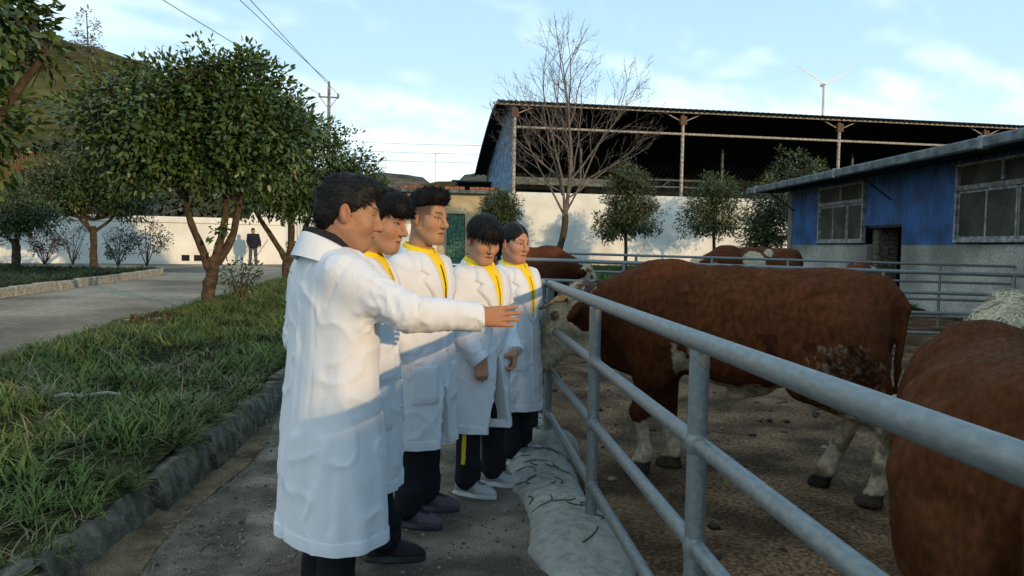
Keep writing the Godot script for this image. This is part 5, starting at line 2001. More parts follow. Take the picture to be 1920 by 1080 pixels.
func hay_shed() -> void:
	var o := Vector3(3.25, 0.45, -38.56)
	var turn := rad_to_deg(atan2(0.0893, 0.996))
	var w := thing("white_wall", "long white plastered wall under the front of the hay barn", "wall", o, turn)
	obj("wall_face", G.box(Vector3(16.9, 1.70, -0.02), Vector3(34.2, 3.64, 0.28), Basis(), Color.WHITE, 0.02), "plaster", w)
	var s := thing("hay_barn", "tall open hay barn with dark curved roof and pale steel posts", "barn", o, turn)
	# local: x along the front, z towards the viewer
	var rise := func(t: float) -> float:                  # underside of the roof over the depth
		var pts := [[-0.6, 7.66], [0.0, 7.80], [1.0, 7.84], [2.4, 7.60], [4.2, 7.0], [6.0, 6.3], [7.6, 5.6], [8.9, 4.95]]
		for k in pts.size() - 1:
			if t <= pts[k + 1][0]:
				return lerpf(pts[k][1], pts[k + 1][1], clampf((t - pts[k][0]) / (pts[k + 1][0] - pts[k][0]), 0.0, 1.0))
		return 5.0
	var rows := []
	for k in 15:
		var t := -0.6 + 9.4 * k / 14.0
		var row := []
		for c in 481:
			var x := -0.75 + c * 0.074
			row.append(Vector3(x, rise.call(t) + 0.05 + [0.0, 0.0, 0.05, 0.05][c % 4], -t))
		rows.append(row)
	var roof := obj("roof", G.net(rows, Color.WHITE, 0.03), "dark_sheet", s)
	var fas := []
	for k in 15:
		var t := -0.6 + 9.4 * k / 14.0
		fas.append([Vector3(-0.78, rise.call(t) - 0.07, -t), Vector3(-0.78, rise.call(t) + 0.11, -t)])
	obj("verge_trim", G.net(fas, Color.WHITE, 0.03), "dark_sheet", roof)
	# gable cladding, one sheet beside the other
	for k in 8:
		var t0 := 0.1 + k * 1.02
		var t1 := t0 + 1.0
		var cl := []
		var prof := [0.0, 0.0, 0.035, 0.035]
		for v in 2:
			var row := []
			for c in 17:
				var t := lerpf(t0, t1, c / 16.0)
				row.append(Vector3(-0.02 - prof[c % 4] * 0.8 - (0.004 if k % 2 else 0.0), rise.call(t) - 0.03 if v else 3.0, -t))
			cl.append(row)
		obj("cladding_sheet", G.net(cl, Color.WHITE, 0.004), "pale_blue_sheet", s)
	obj("gable_base", G.box(Vector3(0.0, 1.4, -4.3), Vector3(0.24, 3.2, 8.2)), "plaster", s)
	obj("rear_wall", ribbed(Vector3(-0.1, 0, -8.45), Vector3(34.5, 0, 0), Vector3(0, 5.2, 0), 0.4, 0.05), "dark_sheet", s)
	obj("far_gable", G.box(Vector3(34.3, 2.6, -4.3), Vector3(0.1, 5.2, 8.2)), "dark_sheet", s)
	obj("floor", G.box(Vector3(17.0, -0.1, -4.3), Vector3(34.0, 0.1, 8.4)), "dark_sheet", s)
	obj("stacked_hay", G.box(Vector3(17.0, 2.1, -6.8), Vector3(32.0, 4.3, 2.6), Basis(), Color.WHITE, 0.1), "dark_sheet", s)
	for k in 5:
		var x := 0.0 + k * 8.5
		obj("post", pipe(Vector3(x, 3.5, 0), Vector3(x, 7.15, 0), 0.085, 10), "rusty_cream", s)
		obj("post_head", G.box(Vector3(x, 7.28, 0.0), Vector3(0.34, 0.42, 0.26), Basis(), Color.WHITE, 0.01), "rust", s)
		obj("post", pipe(Vector3(x, 7.45, 0), Vector3(x, 7.8, 0), 0.055, 8), "rusty_cream", s)
		for q in [-1.0, 1.0]:
			if k == 0 and q < 0.0: continue
			obj("brace", pipe(Vector3(x, 7.2, 0.02), Vector3(x + q * 1.15, 7.72, 0.02), 0.032, 6), "rusty_cream", s)
	obj("eaves_beam", G.box(Vector3(16.4, 7.66, 0.30), Vector3(35.0, 0.12, 0.10), Basis(), Color.WHITE, 0.01), "rusty_cream", s)
	obj("tie_rail", pipe(Vector3(0.1, 6.62, 0.02), Vector3(34, 6.62, 0.02), 0.062, 8), "rusty_cream", s)
	obj("inner_beam", G.box(Vector3(3.2, 4.35, -3.4), Vector3(6.0, 0.38, 0.2)), "grey_sheet", s)
	obj("truss", G.joined([pipe(Vector3(7.2, 4.1, -1.5), Vector3(11.5, 4.1, -1.5), 0.05, 6), pipe(Vector3(7.2, 4.45, -1.5), Vector3(11.5, 4.45, -1.5), 0.05, 6), pipe(Vector3(8.0, 4.1, -1.5), Vector3(8.5, 4.45, -1.5), 0.03, 6), pipe(Vector3(10.0, 4.1, -1.5), Vector3(10.4, 4.45, -1.5), 0.03, 6)]), "grey_sheet", s)
	for x in [4.6, 12.9, 21.0, 29.0]:
		obj("inner_post", pipe(Vector3(x, 0, -5.0), Vector3(x, 6.6, -5.0), 0.09, 8), "grey_sheet", s)
	var lean := thing("lean_to", "small dark ribbed lean-to beyond the blue gable of the barn", "shed", o + Vector3(-1.55, 0.0, -7.2), turn)
	obj("wall_cladding", ribbed(Vector3(-1.0, 2.9, 0), Vector3(2.0, 0, 0), Vector3(0, 1.6, 0), 0.2, 0.05), "dark_sheet", lean)
	obj("wall", G.box(Vector3(0, 2.2, -1.1), Vector3(2.0, 4.5, 2.0)), "dark_sheet", lean)
	obj("roof", G.box(Vector3(0, 4.6, -1.0), Vector3(2.3, 0.1, 2.6), G.turned(0, 6.0)), "dark_sheet", lean)


func barn() -> void:
	# local: x along the front towards the viewer, z out of the front wall; the front runs beside the pen
	var b := thing("cattle_barn", "long low barn with blue ribbed walls above a grey concrete dado", "barn", Vector3(10.29, 0.1, -17.30), -93.5)
	var L0 := -6.95
	var L1 := 36.0
	var sill := 1.48
	var top := 3.13
	# dado with a door opening -1.40 .. -0.05
	obj("dado", G.box(Vector3((L1 - 0.05) * 0.5, sill * 0.5, -0.12), Vector3(L1 + 0.05, sill, 0.24), Basis(), Color.WHITE, 0.02), "concrete", b)
	obj("dado", G.box(Vector3((-1.75 + L0) * 0.5, sill * 0.5 - 0.002, -0.12), Vector3(-1.75 - L0, sill, 0.24), Basis(), Color.WHITE, 0.02), "concrete", b)
	obj("door_reveal", G.box(Vector3(-1.60, 0.93, -0.40), Vector3(0.28, 1.86, 0.50), Basis(), Color.WHITE, 0.01), "old_concrete", b)
	obj("lintel", G.box(Vector3(-0.85, 1.90, -0.06), Vector3(1.7, 0.06, 0.10)), "dull_iron", b)
	obj("corner_column", G.box(Vector3(L0 + 0.10, top * 0.5, -0.1), Vector3(0.30, top, 0.30), Basis(), Color.WHITE, 0.02), "concrete", b)
	# windows, and the cladding sheets between them
	var wins := [[-4.60, -1.85], [2.12, 5.0], [8.6, 11.5], [15.6, 18.5], [22.6, 25.5]]
	var spans := [[L0 + 0.26, -4.63], [-1.82, 2.09], [5.03, 8.57], [11.53, 15.57], [18.53, 22.57], [25.53, L1]]
	var n := 0
	for sp in spans:
		var x: float = sp[0]
		var k := maxi(1, int(round((sp[1] - sp[0]) / 1.0)))
		for i in k:
			var x0 := lerpf(sp[0], sp[1], float(i) / k) + 0.005
			var x1 := lerpf(sp[0], sp[1], float(i + 1) / k) - 0.005
			var lo := 1.93 if x0 < -0.1 and x1 > -1.7 else sill - 0.01
			obj("cladding_sheet", ribbed(Vector3(x0, lo, 0.003 * (n % 2)), Vector3(x1 - x0, 0, 0), Vector3(0, top - lo, 0), 0.24, 0.028), "blue_sheet", b)
			n += 1
	for w in wins:
		obj("cladding_sheet", ribbed(Vector3(w[0], 3.06, 0.0), Vector3(w[1] - w[0], 0, 0), Vector3(0, 0.07, 0), 0.24, 0.028), "blue_sheet", b)
		barn_window(b, w[0], w[1], sill + 0.03, 3.05)
	# the blue sheet beside the door comes down to the dado
	obj("cladding_sheet", ribbed(Vector3(-0.03, sill - 0.01, 0.006), Vector3(0.30, 0, 0), Vector3(0, 0.5, 0), 0.15, 0.02), "blue_sheet", b)
	# inside: back wall, ends, roof
	obj("rear_wall", G.box(Vector3((L0 + L1) * 0.5, 1.62, -8.0), Vector3(L1 - L0, 3.24, 0.2)), "concrete", b)
	obj("end_wall", G.box(Vector3(L0 + 0.12, 1.58, -4.1), Vector3(0.2, 3.16, 7.6)), "concrete", b)
	obj("end_wall", G.box(Vector3(L1 - 0.12, 1.58, -4.1), Vector3(0.2, 3.16, 7.6)), "concrete", b)
	obj("roof", G.net([[Vector3(L0 - 1.0, 3.24, 1.0), Vector3(L1 + 0.5, 3.24, 1.0)], [Vector3(L0 - 1.0, 4.12, -4.0), Vector3(L1 + 0.5, 4.12, -4.0)], [Vector3(L0 - 1.0, 3.35, -8.6), Vector3(L1 + 0.5, 3.35, -8.6)]], Color.WHITE, 0.06), "grey_sheet", b)
	obj("soffit", G.box(Vector3((L0 + L1 - 0.5) * 0.5, 3.145, 0.46), Vector3(L1 - L0 + 1.5, 0.03, 0.98)), "dark_sheet", b)
	# the gutter in lengths, with jointing collars
	var gx := L0 - 1.0
	while gx < L1:
		obj("gutter", G.box(Vector3(gx + 2.9, 3.16, 1.03), Vector3(5.78, 0.19, 0.14), Basis(), Color.WHITE, 0.025), "grey_sheet", b)
		obj("gutter_joint", G.box(Vector3(gx + 0.9, 3.16, 1.03), Vector3(0.14, 0.225, 0.17), Basis(), Color.WHITE, 0.02), "aluminium", b)
		gx += 5.8
	for bx in [-6.6, -0.6, 6.5, 13.0]:
		obj("bracket", pipe(Vector3(bx, 3.12, 0.85), Vector3(bx + 0.1, 2.5, 0.04), 0.022, 6), "dull_iron", b)


func barn_window(b: Node3D, x0: float, x1: float, y0: float, y1: float) -> void:
	var w := obj("window", G.joined([
		G.box(Vector3((x0 + x1) * 0.5, y0 + 0.03, 0.03), Vector3(x1 - x0, 0.07, 0.12), Basis(), Color.WHITE, 0.008), G.box(Vector3((x0 + x1) * 0.5, y1 - 0.03, 0.03), Vector3(x1 - x0, 0.06, 0.12), Basis(), Color.WHITE, 0.008),
		G.box(Vector3(x0 + 0.03, (y0 + y1) * 0.5, 0.03), Vector3(0.06, y1 - y0 - 0.13, 0.115), Basis(), Color.WHITE, 0.008), G.box(Vector3(x1 - 0.03, (y0 + y1) * 0.5, 0.03), Vector3(0.06, y1 - y0 - 0.13, 0.115), Basis(), Color.WHITE, 0.008)]), "aluminium", b)
	var tr := y1 - 0.48
	obj("transom", G.box(Vector3((x0 + x1) * 0.5, tr, 0.035), Vector3(x1 - x0 - 0.12, 0.10, 0.10), Basis(), Color.WHITE, 0.008), "aluminium", w)
	obj("mullion", G.box(Vector3((x0 + x1) * 0.5, (tr + y1) * 0.5 + 0.01, 0.03), Vector3(0.05, y1 - tr - 0.13, 0.07), Basis(), Color.WHITE, 0.006), "aluminium", w)
	for k in 2:
		var a := lerpf(x0 + 0.07, x1 - 0.07, k * 0.5)
		obj("pane", G.box(Vector3(a + (x1 - x0 - 0.14) * 0.25, (tr + y1) * 0.5, 0.012), Vector3((x1 - x0 - 0.14) * 0.5 - 0.06, y1 - tr - 0.12, 0.006)), "dusty_glass", w)
	for k in 3:
		var wd := (x1 - x0 - 0.14) / 3.0
		var cx := x0 + 0.07 + wd * (k + 0.5)
		var zz := 0.02 + 0.02 * (k % 2)
		var sh := obj("sash", G.joined([G.box(Vector3(cx - wd * 0.5 + 0.02, (y0 + tr) * 0.5, zz), Vector3(0.045, tr - y0 - 0.12, 0.035)), G.box(Vector3(cx + wd * 0.5 - 0.02, (y0 + tr) * 0.5, zz), Vector3(0.045, tr - y0 - 0.12, 0.035)),
			G.box(Vector3(cx, y0 + 0.085, zz), Vector3(wd - 0.085, 0.05, 0.034)), G.box(Vector3(cx, tr - 0.075, zz), Vector3(wd - 0.085, 0.05, 0.034))]), "aluminium", w)
		obj("pane", G.box(Vector3(cx, (y0 + tr) * 0.5, zz), Vector3(wd - 0.08, tr - y0 - 0.2, 0.006)), "dusty_glass", w)
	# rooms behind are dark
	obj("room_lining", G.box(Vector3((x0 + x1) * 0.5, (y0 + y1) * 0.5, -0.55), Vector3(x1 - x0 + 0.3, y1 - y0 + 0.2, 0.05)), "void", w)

# ------------------------------------------------------------------ trees and shrubs
func trees() -> void:
	var r := RandomNumberGenerator.new()
	r.seed = 71
	var g0 := Color(0.026, 0.052, 0.012)
	var g1 := Color(0.075, 0.118, 0.026)
	var skins := []
	for k in 4:
		skins.append(leaf_mesh(g0.lerp(g1, k / 3.0)))
	# the broad evergreen on the verge, three stems from one stool
	var t := thing("broadleaf_tree", "broad evergreen tree with forked stems standing on the grass verge", "tree", Vector3(-4.25, 0.26, -14.97))
	limb(t, r, [Vector3(-0.02, -0.1, 0), Vector3(-0.03, 0.25, 0), Vector3(0.05, 0.62, 0), Vector3(0.02, 0.85, 0)], 0.125, 0.115, "trunk")
	limb(t, r, [Vector3(-0.02, 0.62, 0.02), Vector3(-0.14, 1.0, 0.05), Vector3(-0.34, 1.55, 0.1), Vector3(-0.46, 2.1, 0.1), Vector3(-0.9, 2.9, 0.2)], 0.082, 0.04)
	limb(t, r, [Vector3(0.06, 0.7, 0), Vector3(0.16, 1.05, 0), Vector3(0.26, 1.6, -0.05), Vector3(0.27, 2.3, -0.1), Vector3(0.5, 3.4, -0.2)], 0.09, 0.045)
	limb(t, r, [Vector3(0.10, 0.72, -0.03), Vector3(0.34, 1.15, -0.1), Vector3(0.48, 1.75, -0.1), Vector3(0.55, 2.4, -0.15), Vector3(1.0, 3.1, -0.3)], 0.08, 0.04)
	limb(t, r, [Vector3(-0.46, 2.1, 0.1), Vector3(-1.1, 2.6, 0.4), Vector3(-1.7, 3.2, 0.5)], 0.05, 0.025)
	limb(t, r, [Vector3(0.27, 2.3, -0.1), Vector3(0.1, 3.2, 0.3), Vector3(0.2, 4.2, 0.2)], 0.06, 0.025)
	var cs := crown(t, r, [[Vector3(-0.95, 3.15, 0.1), Vector3(1.55, 1.0, 1.5)], [Vector3(0.25, 3.45, 0.0), Vector3(1.25, 1.0, 1.2)], [Vector3(0.8, 2.95, -0.1), Vector3(1.2, 0.8, 1.2)], [Vector3(-0.8, 2.55, 0.5), Vector3(1.2, 0.55, 0.9)], [Vector3(0.55, 3.85, 0), Vector3(0.75, 0.5, 0.7)], [Vector3(-0.7, 3.75, 0), Vector3(0.95, 0.45, 0.8)], [Vector3(0.15, 2.4, 0.3), Vector3(0.8, 0.3, 0.7)]], 720, 36, 0.122, 0.30, g0, g1, 280, 0.46, skins)
	twigs(t, r, [Vector3(-0.9, 2.9, 0.2), Vector3(0.5, 3.4, -0.2), Vector3(1.0, 3.1, -0.3), Vector3(-1.7, 3.2, 0.5), Vector3(0.2, 4.2, 0.2), Vector3(0, 3, 0)], cs, 0.014)
	crown(t, r, [[Vector3(0.12, 1.35, 0.1), Vector3(0.16, 0.55, 0.16)]], 9, 7, 0.13, 0.10, g0, g1)
	# its neighbour further down the verge
	var t2 := thing("broadleaf_tree", "rounded evergreen tree behind the older man's head, further down the verge", "tree", Vector3(-4.35, 0.36, -22.6))
	limb(t2, r, [Vector3(0.0, -0.1, 0), Vector3(0, 0.3, 0), Vector3(0.05, 0.6, 0)], 0.15, 0.13, "trunk")
	limb(t2, r, [Vector3(0.0, 0.5, 0), Vector3(-0.35, 1.1, 0.1), Vector3(-0.8, 1.8, 0.1), Vector3(-1.2, 2.8, 0.2)], 0.09, 0.04)
	limb(t2, r, [Vector3(0.03, 0.5, 0), Vector3(0.12, 1.2, 0), Vector3(0.1, 2.0, 0), Vector3(0.1, 3.4, 0)], 0.10, 0.05)
	limb(t2, r, [Vector3(0.05, 0.5, 0), Vector3(0.4, 1.2, -0.1), Vector3(0.7, 2.0, 0), Vector3(1.2, 2.9, 0)], 0.09, 0.04)
	var skins2 := skins
	cs = crown(t2, r, [[Vector3(-0.4, 3.6, 0), Vector3(1.4, 1.25, 1.4)], [Vector3(0.9, 3.1, 0), Vector3(1.3, 1.15, 1.3)], [Vector3(1.9, 2.45, 0), Vector3(0.95, 0.8, 1.0)], [Vector3(-0.2, 4.4, 0), Vector3(0.9, 0.55, 0.9)], [Vector3(-0.7, 2.4, 0.2), Vector3(1.3, 0.65, 1.1)], [Vector3(0.6, 2.1, 0.2), Vector3(1.2, 0.5, 1.0)]], 760, 36, 0.125, 0.30, g0, g1, 120, 0.46, skins2)
	twigs(t2, r, [Vector3(-1.2, 2.8, 0.2), Vector3(0.1, 3.4, 0), Vector3(1.2, 2.9, 0)], cs, 0.014)
	# the near tree whose crown hangs in at the picture's edge
	var t3 := thing("broadleaf_tree", "near evergreen tree with big glossy leaves, only its branch tips in view", "tree", Vector3(-5.75, 0.2, -9.6))
	limb(t3, r, [Vector3(0.0, -0.1, 0), Vector3(0, 0.5, 0), Vector3(0.05, 1.2, 0)], 0.15, 0.12, "trunk")
	limb(t3, r, [Vector3(0.03, 1.1, 0), Vector3(0.4, 1.9, 0.1), Vector3(0.8, 2.7, 0.0), Vector3(1.25, 3.3, 0)], 0.09, 0.03)
	limb(t3, r, [Vector3(0.0, 1.1, 0), Vector3(-0.3, 2.2, 0), Vector3(-0.5, 3.4, 0)], 0.09, 0.03)
	limb(t3, r, [Vector3(0.8, 3.9, 0.1), Vector3(1.3, 4.35, 0.1), Vector3(1.9, 4.62, 0.2)], 0.03, 0.012)
	cs = crown(t3, r, [[Vector3(0.55, 3.55, 0.0), Vector3(0.72, 0.55, 0.9)], [Vector3(0.15, 4.2, 0.0), Vector3(0.95, 0.6, 1.0)], [Vector3(0.25, 2.35, 0.0), Vector3(0.78, 0.55, 0.9)], [Vector3(-0.6, 3.2, 0.0), Vector3(1.1, 1.1, 1.1)], [Vector3(0.05, 1.75, 0.1), Vector3(0.6, 0.35, 0.6)], [Vector3(-0.2, 2.6, 0.3), Vector3(0.9, 0.9, 0.8)]], 330, 32, 0.14, 0.27, g0, g1, 280, 0.48, skins)
	twigs(t3, r, [Vector3(1.25, 3.3, 0), Vector3(-0.5, 3.4, 0), Vector3(0.4, 1.9, 0.1), Vector3(1.3, 4.35, 0.1)], cs, 0.012)
	# across the road
	var far_green := [Color(0.020, 0.040, 0.010), Color(0.058, 0.088, 0.020)]
	var specs := [
		["dense dark evergreen tree on the island across the road", Vector3(-12.2, 0.45, -29.0), [[Vector3(-0.1, 3.0, 0), Vector3(1.7, 1.05, 1.5)], [Vector3(-1.2, 2.5, 0), Vector3(1.2, 0.8, 1.1)], [Vector3(1.1, 2.4, 0), Vector3(1.1, 0.75, 1.0)], [Vector3(0.1, 3.8, 0), Vector3(1.1, 0.5, 1.0)]], 520, 32, 0.13, 0.34, 1.35],
		["low shadowy tree with leaning stems, nearest the edge of the island", Vector3(-13.0, 0.45, -25.5), [[Vector3(-0.4, 1.75, 0), Vector3(1.2, 0.65, 0.9)], [Vector3(0.5, 1.5, 0), Vector3(0.85, 0.5, 0.8)]], 260, 30, 0.11, 0.26, 0.9],
	]
	for e in specs:
		var n := thing("island_tree", e[0], "tree", e[1])
		limb(n, r, [Vector3(0, -0.1, 0), Vector3(0.02, 0.5, 0), Vector3(0, e[7], 0)], 0.14, 0.11, "trunk")
		for k in 3:
			var bl = e[2][k % e[2].size()][0]
			limb(n, r, [Vector3(0, e[7] - 0.2, 0), Vector3(bl.x * 0.4 + (k - 1) * 0.2, e[7] + 0.3, 0), bl], 0.07, 0.03)
		var c2 := crown(n, r, e[2], e[3], e[4], e[5], e[6], far_green[0], far_green[1])
		twigs(n, r, [Vector3(0, e[7] + 0.2, 0), e[2][0][0]], c2, 0.012)
	# shrubs in front of the boundary wall
	for e in [["leafy shrub against the foot of the dense island tree", Vector3(-11.6, 0.4, -29.6), 1.15, 26, Color(0.022, 0.04, 0.012), Color(0.05, 0.075, 0.02)], ["taller open shrub beside the dense island tree, against the lit wall", Vector3(-10.9, 0.4, -30.4), 1.45, 34, Color(0.03, 0.038, 0.014), Color(0.07, 0.075, 0.025)], ["thin purple-brown shrub in the wall's shaded stretch", Vector3(-14.3, 0.4, -30.0), 1.15, 26, Color(0.028, 0.022, 0.024), Color(0.06, 0.045, 0.04)], ["slender sapling shrub standing alone before the shaded wall", Vector3(-13.6, 0.4, -30.6), 1.35, 14, Color(0.035, 0.03, 0.03), Color(0.06, 0.055, 0.04)], ["small seedling growing beside the broad tree's foot", Vector3(-3.75, 0.28, -15.2), 0.62, 9, Color(0.03, 0.05, 0.012), Color(0.06, 0.09, 0.02)]]:
		var sh := thing("shrub", e[0], "shrub", e[1])
		var tips := []
		var list := []
		for k in 7:
			var d := Vector3(r.randf_range(-0.5, 0.5), 1.0, r.randf_range(-0.4, 0.4)) * (e[2] as float)
			tips.append(d * 0.7)
			list.append(G.tube([Vector3.ZERO, d * 0.4 + rv(r) * 0.05, d], [0.02, 0.013, 0.006], 5))
		obj("stems", G.joined(list), "bark", sh)
		crown(sh, r, [[Vector3(0, e[2] * 0.72, 0), Vector3(0.55, 0.42, 0.45) * (e[2] as float)]], int(e[3] * 1.8), 20, 0.09, 0.17, e[4], e[5])
	# pale bare bush at the edge of the road
	var bb := thing("bare_bush", "leafless pale-barked bush with crooked branches beside the road", "bush", Vector3(-11.2, 0.35, -20.2))
	var list2 := []
	for k in 4:
		branching(list2, r, Vector3(r.randf_range(-0.1, 0.1), 0, 0), Vector3(r.randf_range(-0.2, 0.75), 1.0, r.randf_range(-0.3, 0.3)).normalized(), 1.5, 0.05, 2, 0.8, 0.0)
	obj("branches", G.joined(list2), "pale_bark", bb)
	# trees in front of the hay barn
	var fg := [Color(0.022, 0.040, 0.012), Color(0.085, 0.105, 0.028)]
	for e in [["round-headed young tree to the right of the bare tree, before the barn", Vector3(7.41, 0.45, -32.5), 1.55, [[Vector3(0.1, 3.0, 0), Vector3(1.05, 1.2, 1.0)], [Vector3(0.2, 2.1, 0), Vector3(1.35, 0.75, 1.2)], [Vector3(-0.6, 1.75, 0), Vector3(0.75, 0.5, 0.8)], [Vector3(0.05, 3.9, 0), Vector3(0.65, 0.55, 0.6)]]], ["round-headed young tree midway along the white wall", Vector3(11.03, 0.45, -32.2), 1.6, [[Vector3(0, 2.8, 0), Vector3(1.2, 1.05, 1.1)], [Vector3(-0.2, 2.1, 0), Vector3(1.35, 0.7, 1.2)], [Vector3(0.1, 3.5, 0), Vector3(0.8, 0.55, 0.7)]]],
			["tall tree whose sunlit top rises behind the blue barn's eaves", Vector3(15.2, 0.45, -33.5), 2.2, [[Vector3(0, 3.9, 0), Vector3(1.6, 1.35, 1.5)], [Vector3(0.9, 3.4, 0), Vector3(1.4, 1.1, 1.3)], [Vector3(-0.8, 3.1, 0), Vector3(1.2, 1.1, 1.2)]]], ["dark dense tree hard against the blue barn's end corner", Vector3(11.1, 0.3, -26.9), 1.2, [[Vector3(0, 2.2, 0), Vector3(0.85, 1.0, 0.9)], [Vector3(-0.2, 1.6, 0), Vector3(0.75, 0.6, 0.8)]]],
			["small round tree against the barn's blue gable, over a student's head", Vector3(2.45, 0.5, -36.6), 1.7, [[Vector3(0, 2.65, 0), Vector3(0.85, 0.75, 0.8)], [Vector3(0.35, 2.25, 0), Vector3(0.65, 0.5, 0.6)]]]]:
		var n := thing("young_tree", e[0], "tree", e[1])
		var fork: float = e[2]
		limb(n, r, [Vector3(0, -0.1, 0), Vector3(0.03, fork * 0.5, 0), Vector3(-0.02, fork, 0)], 0.085, 0.06, "trunk")
		for bl in e[3]:
			limb(n, r, [Vector3(-0.02, fork - 0.1, 0), Vector3(bl[0].x * 0.5, fork + 0.4, 0.05), bl[0]], 0.045, 0.02)
		var c2 := crown(n, r, e[3], int(105.0 * e[3].size()), 28, 0.13, 0.26, fg[0], fg[1], 0, 0.36)
		twigs(n, r, [e[3][0][0], Vector3(0, fork + 0.3, 0)], c2, 0.01)
	# thin tree on the hillside
	var ht := thing("hillside_tree", "thin reddish sapling standing up from the hillside above the broad tree", "tree", Vector3(-20.0, 10.6, -47.0))
	limb(ht, r, [Vector3(0, -6, 0), Vector3(0.1, 0, 0), Vector3(0, 3.4, 0)], 0.10, 0.02, "trunk")
	crown(ht, r, [[Vector3(0, 2.2, 0), Vector3(0.55, 1.4, 0.5)]], 34, 14, 0.16, 0.22, Color(0.06, 0.05, 0.035), Color(0.12, 0.085, 0.06))
	# the bare tree
	var bt := thing("bare_tree", "tall leafless tree with fanning twigs in front of the hay barn", "tree", Vector3(4.12, 0.4, -29.7))
	limb(bt, r, [Vector3(-0.05, -0.2, 0), Vector3(0.05, 0.5, 0), Vector3(0.30, 1.5, 0), Vector3(0.36, 2.2, 0)], 0.15, 0.115, "trunk")
	# [direction, length, radius, height of the fork on the stems]
	var heads := [[Vector3(-0.11, 1.0, 0.05), 3.6, 0.06, 1.8], [Vector3(0.03, 1.0, -0.1), 3.9, 0.085, 1.9], [Vector3(0.16, 1.0, 0.05), 3.7, 0.075, 1.75], [Vector3(0.52, 0.9, 0.1), 2.9, 0.045, 2.3], [Vector3(-0.45, 0.95, 0.0), 2.5, 0.045, 2.2], [Vector3(0.36, 1.0, -0.2), 2.9, 0.045, 2.9], [Vector3(-0.30, 1.0, 0.2), 2.6, 0.045, 2.9], [Vector3(0.85, 0.55, 0.0), 2.4, 0.035, 2.8], [Vector3(-0.85, 0.55, 0.0), 1.8, 0.035, 3.0], [Vector3(-0.7, 0.85, -0.2), 2.0, 0.04, 3.4], [Vector3(0.75, 0.8, 0.2), 2.6, 0.04, 3.5], [Vector3(1.0, 0.38, -0.1), 2.1, 0.03, 3.2], [Vector3(-1.0, 0.35, 0.1), 1.6, 0.03, 3.6]]
	for i in heads.size():
		var e: Array = heads[i]
		var list := []
		var up: float = e[3] - 1.75
		branching(list, r, Vector3(0.32 + (0.12 * up if e[0].x > 0.0 else -0.09 * up), e[3], 0.0), e[0].normalized(), e[1], e[2], 3 if i in [7, 8, 11, 12] else 4, 0.75, 0.04)
		obj("limb", G.joined(list), "pale_bark", bt)

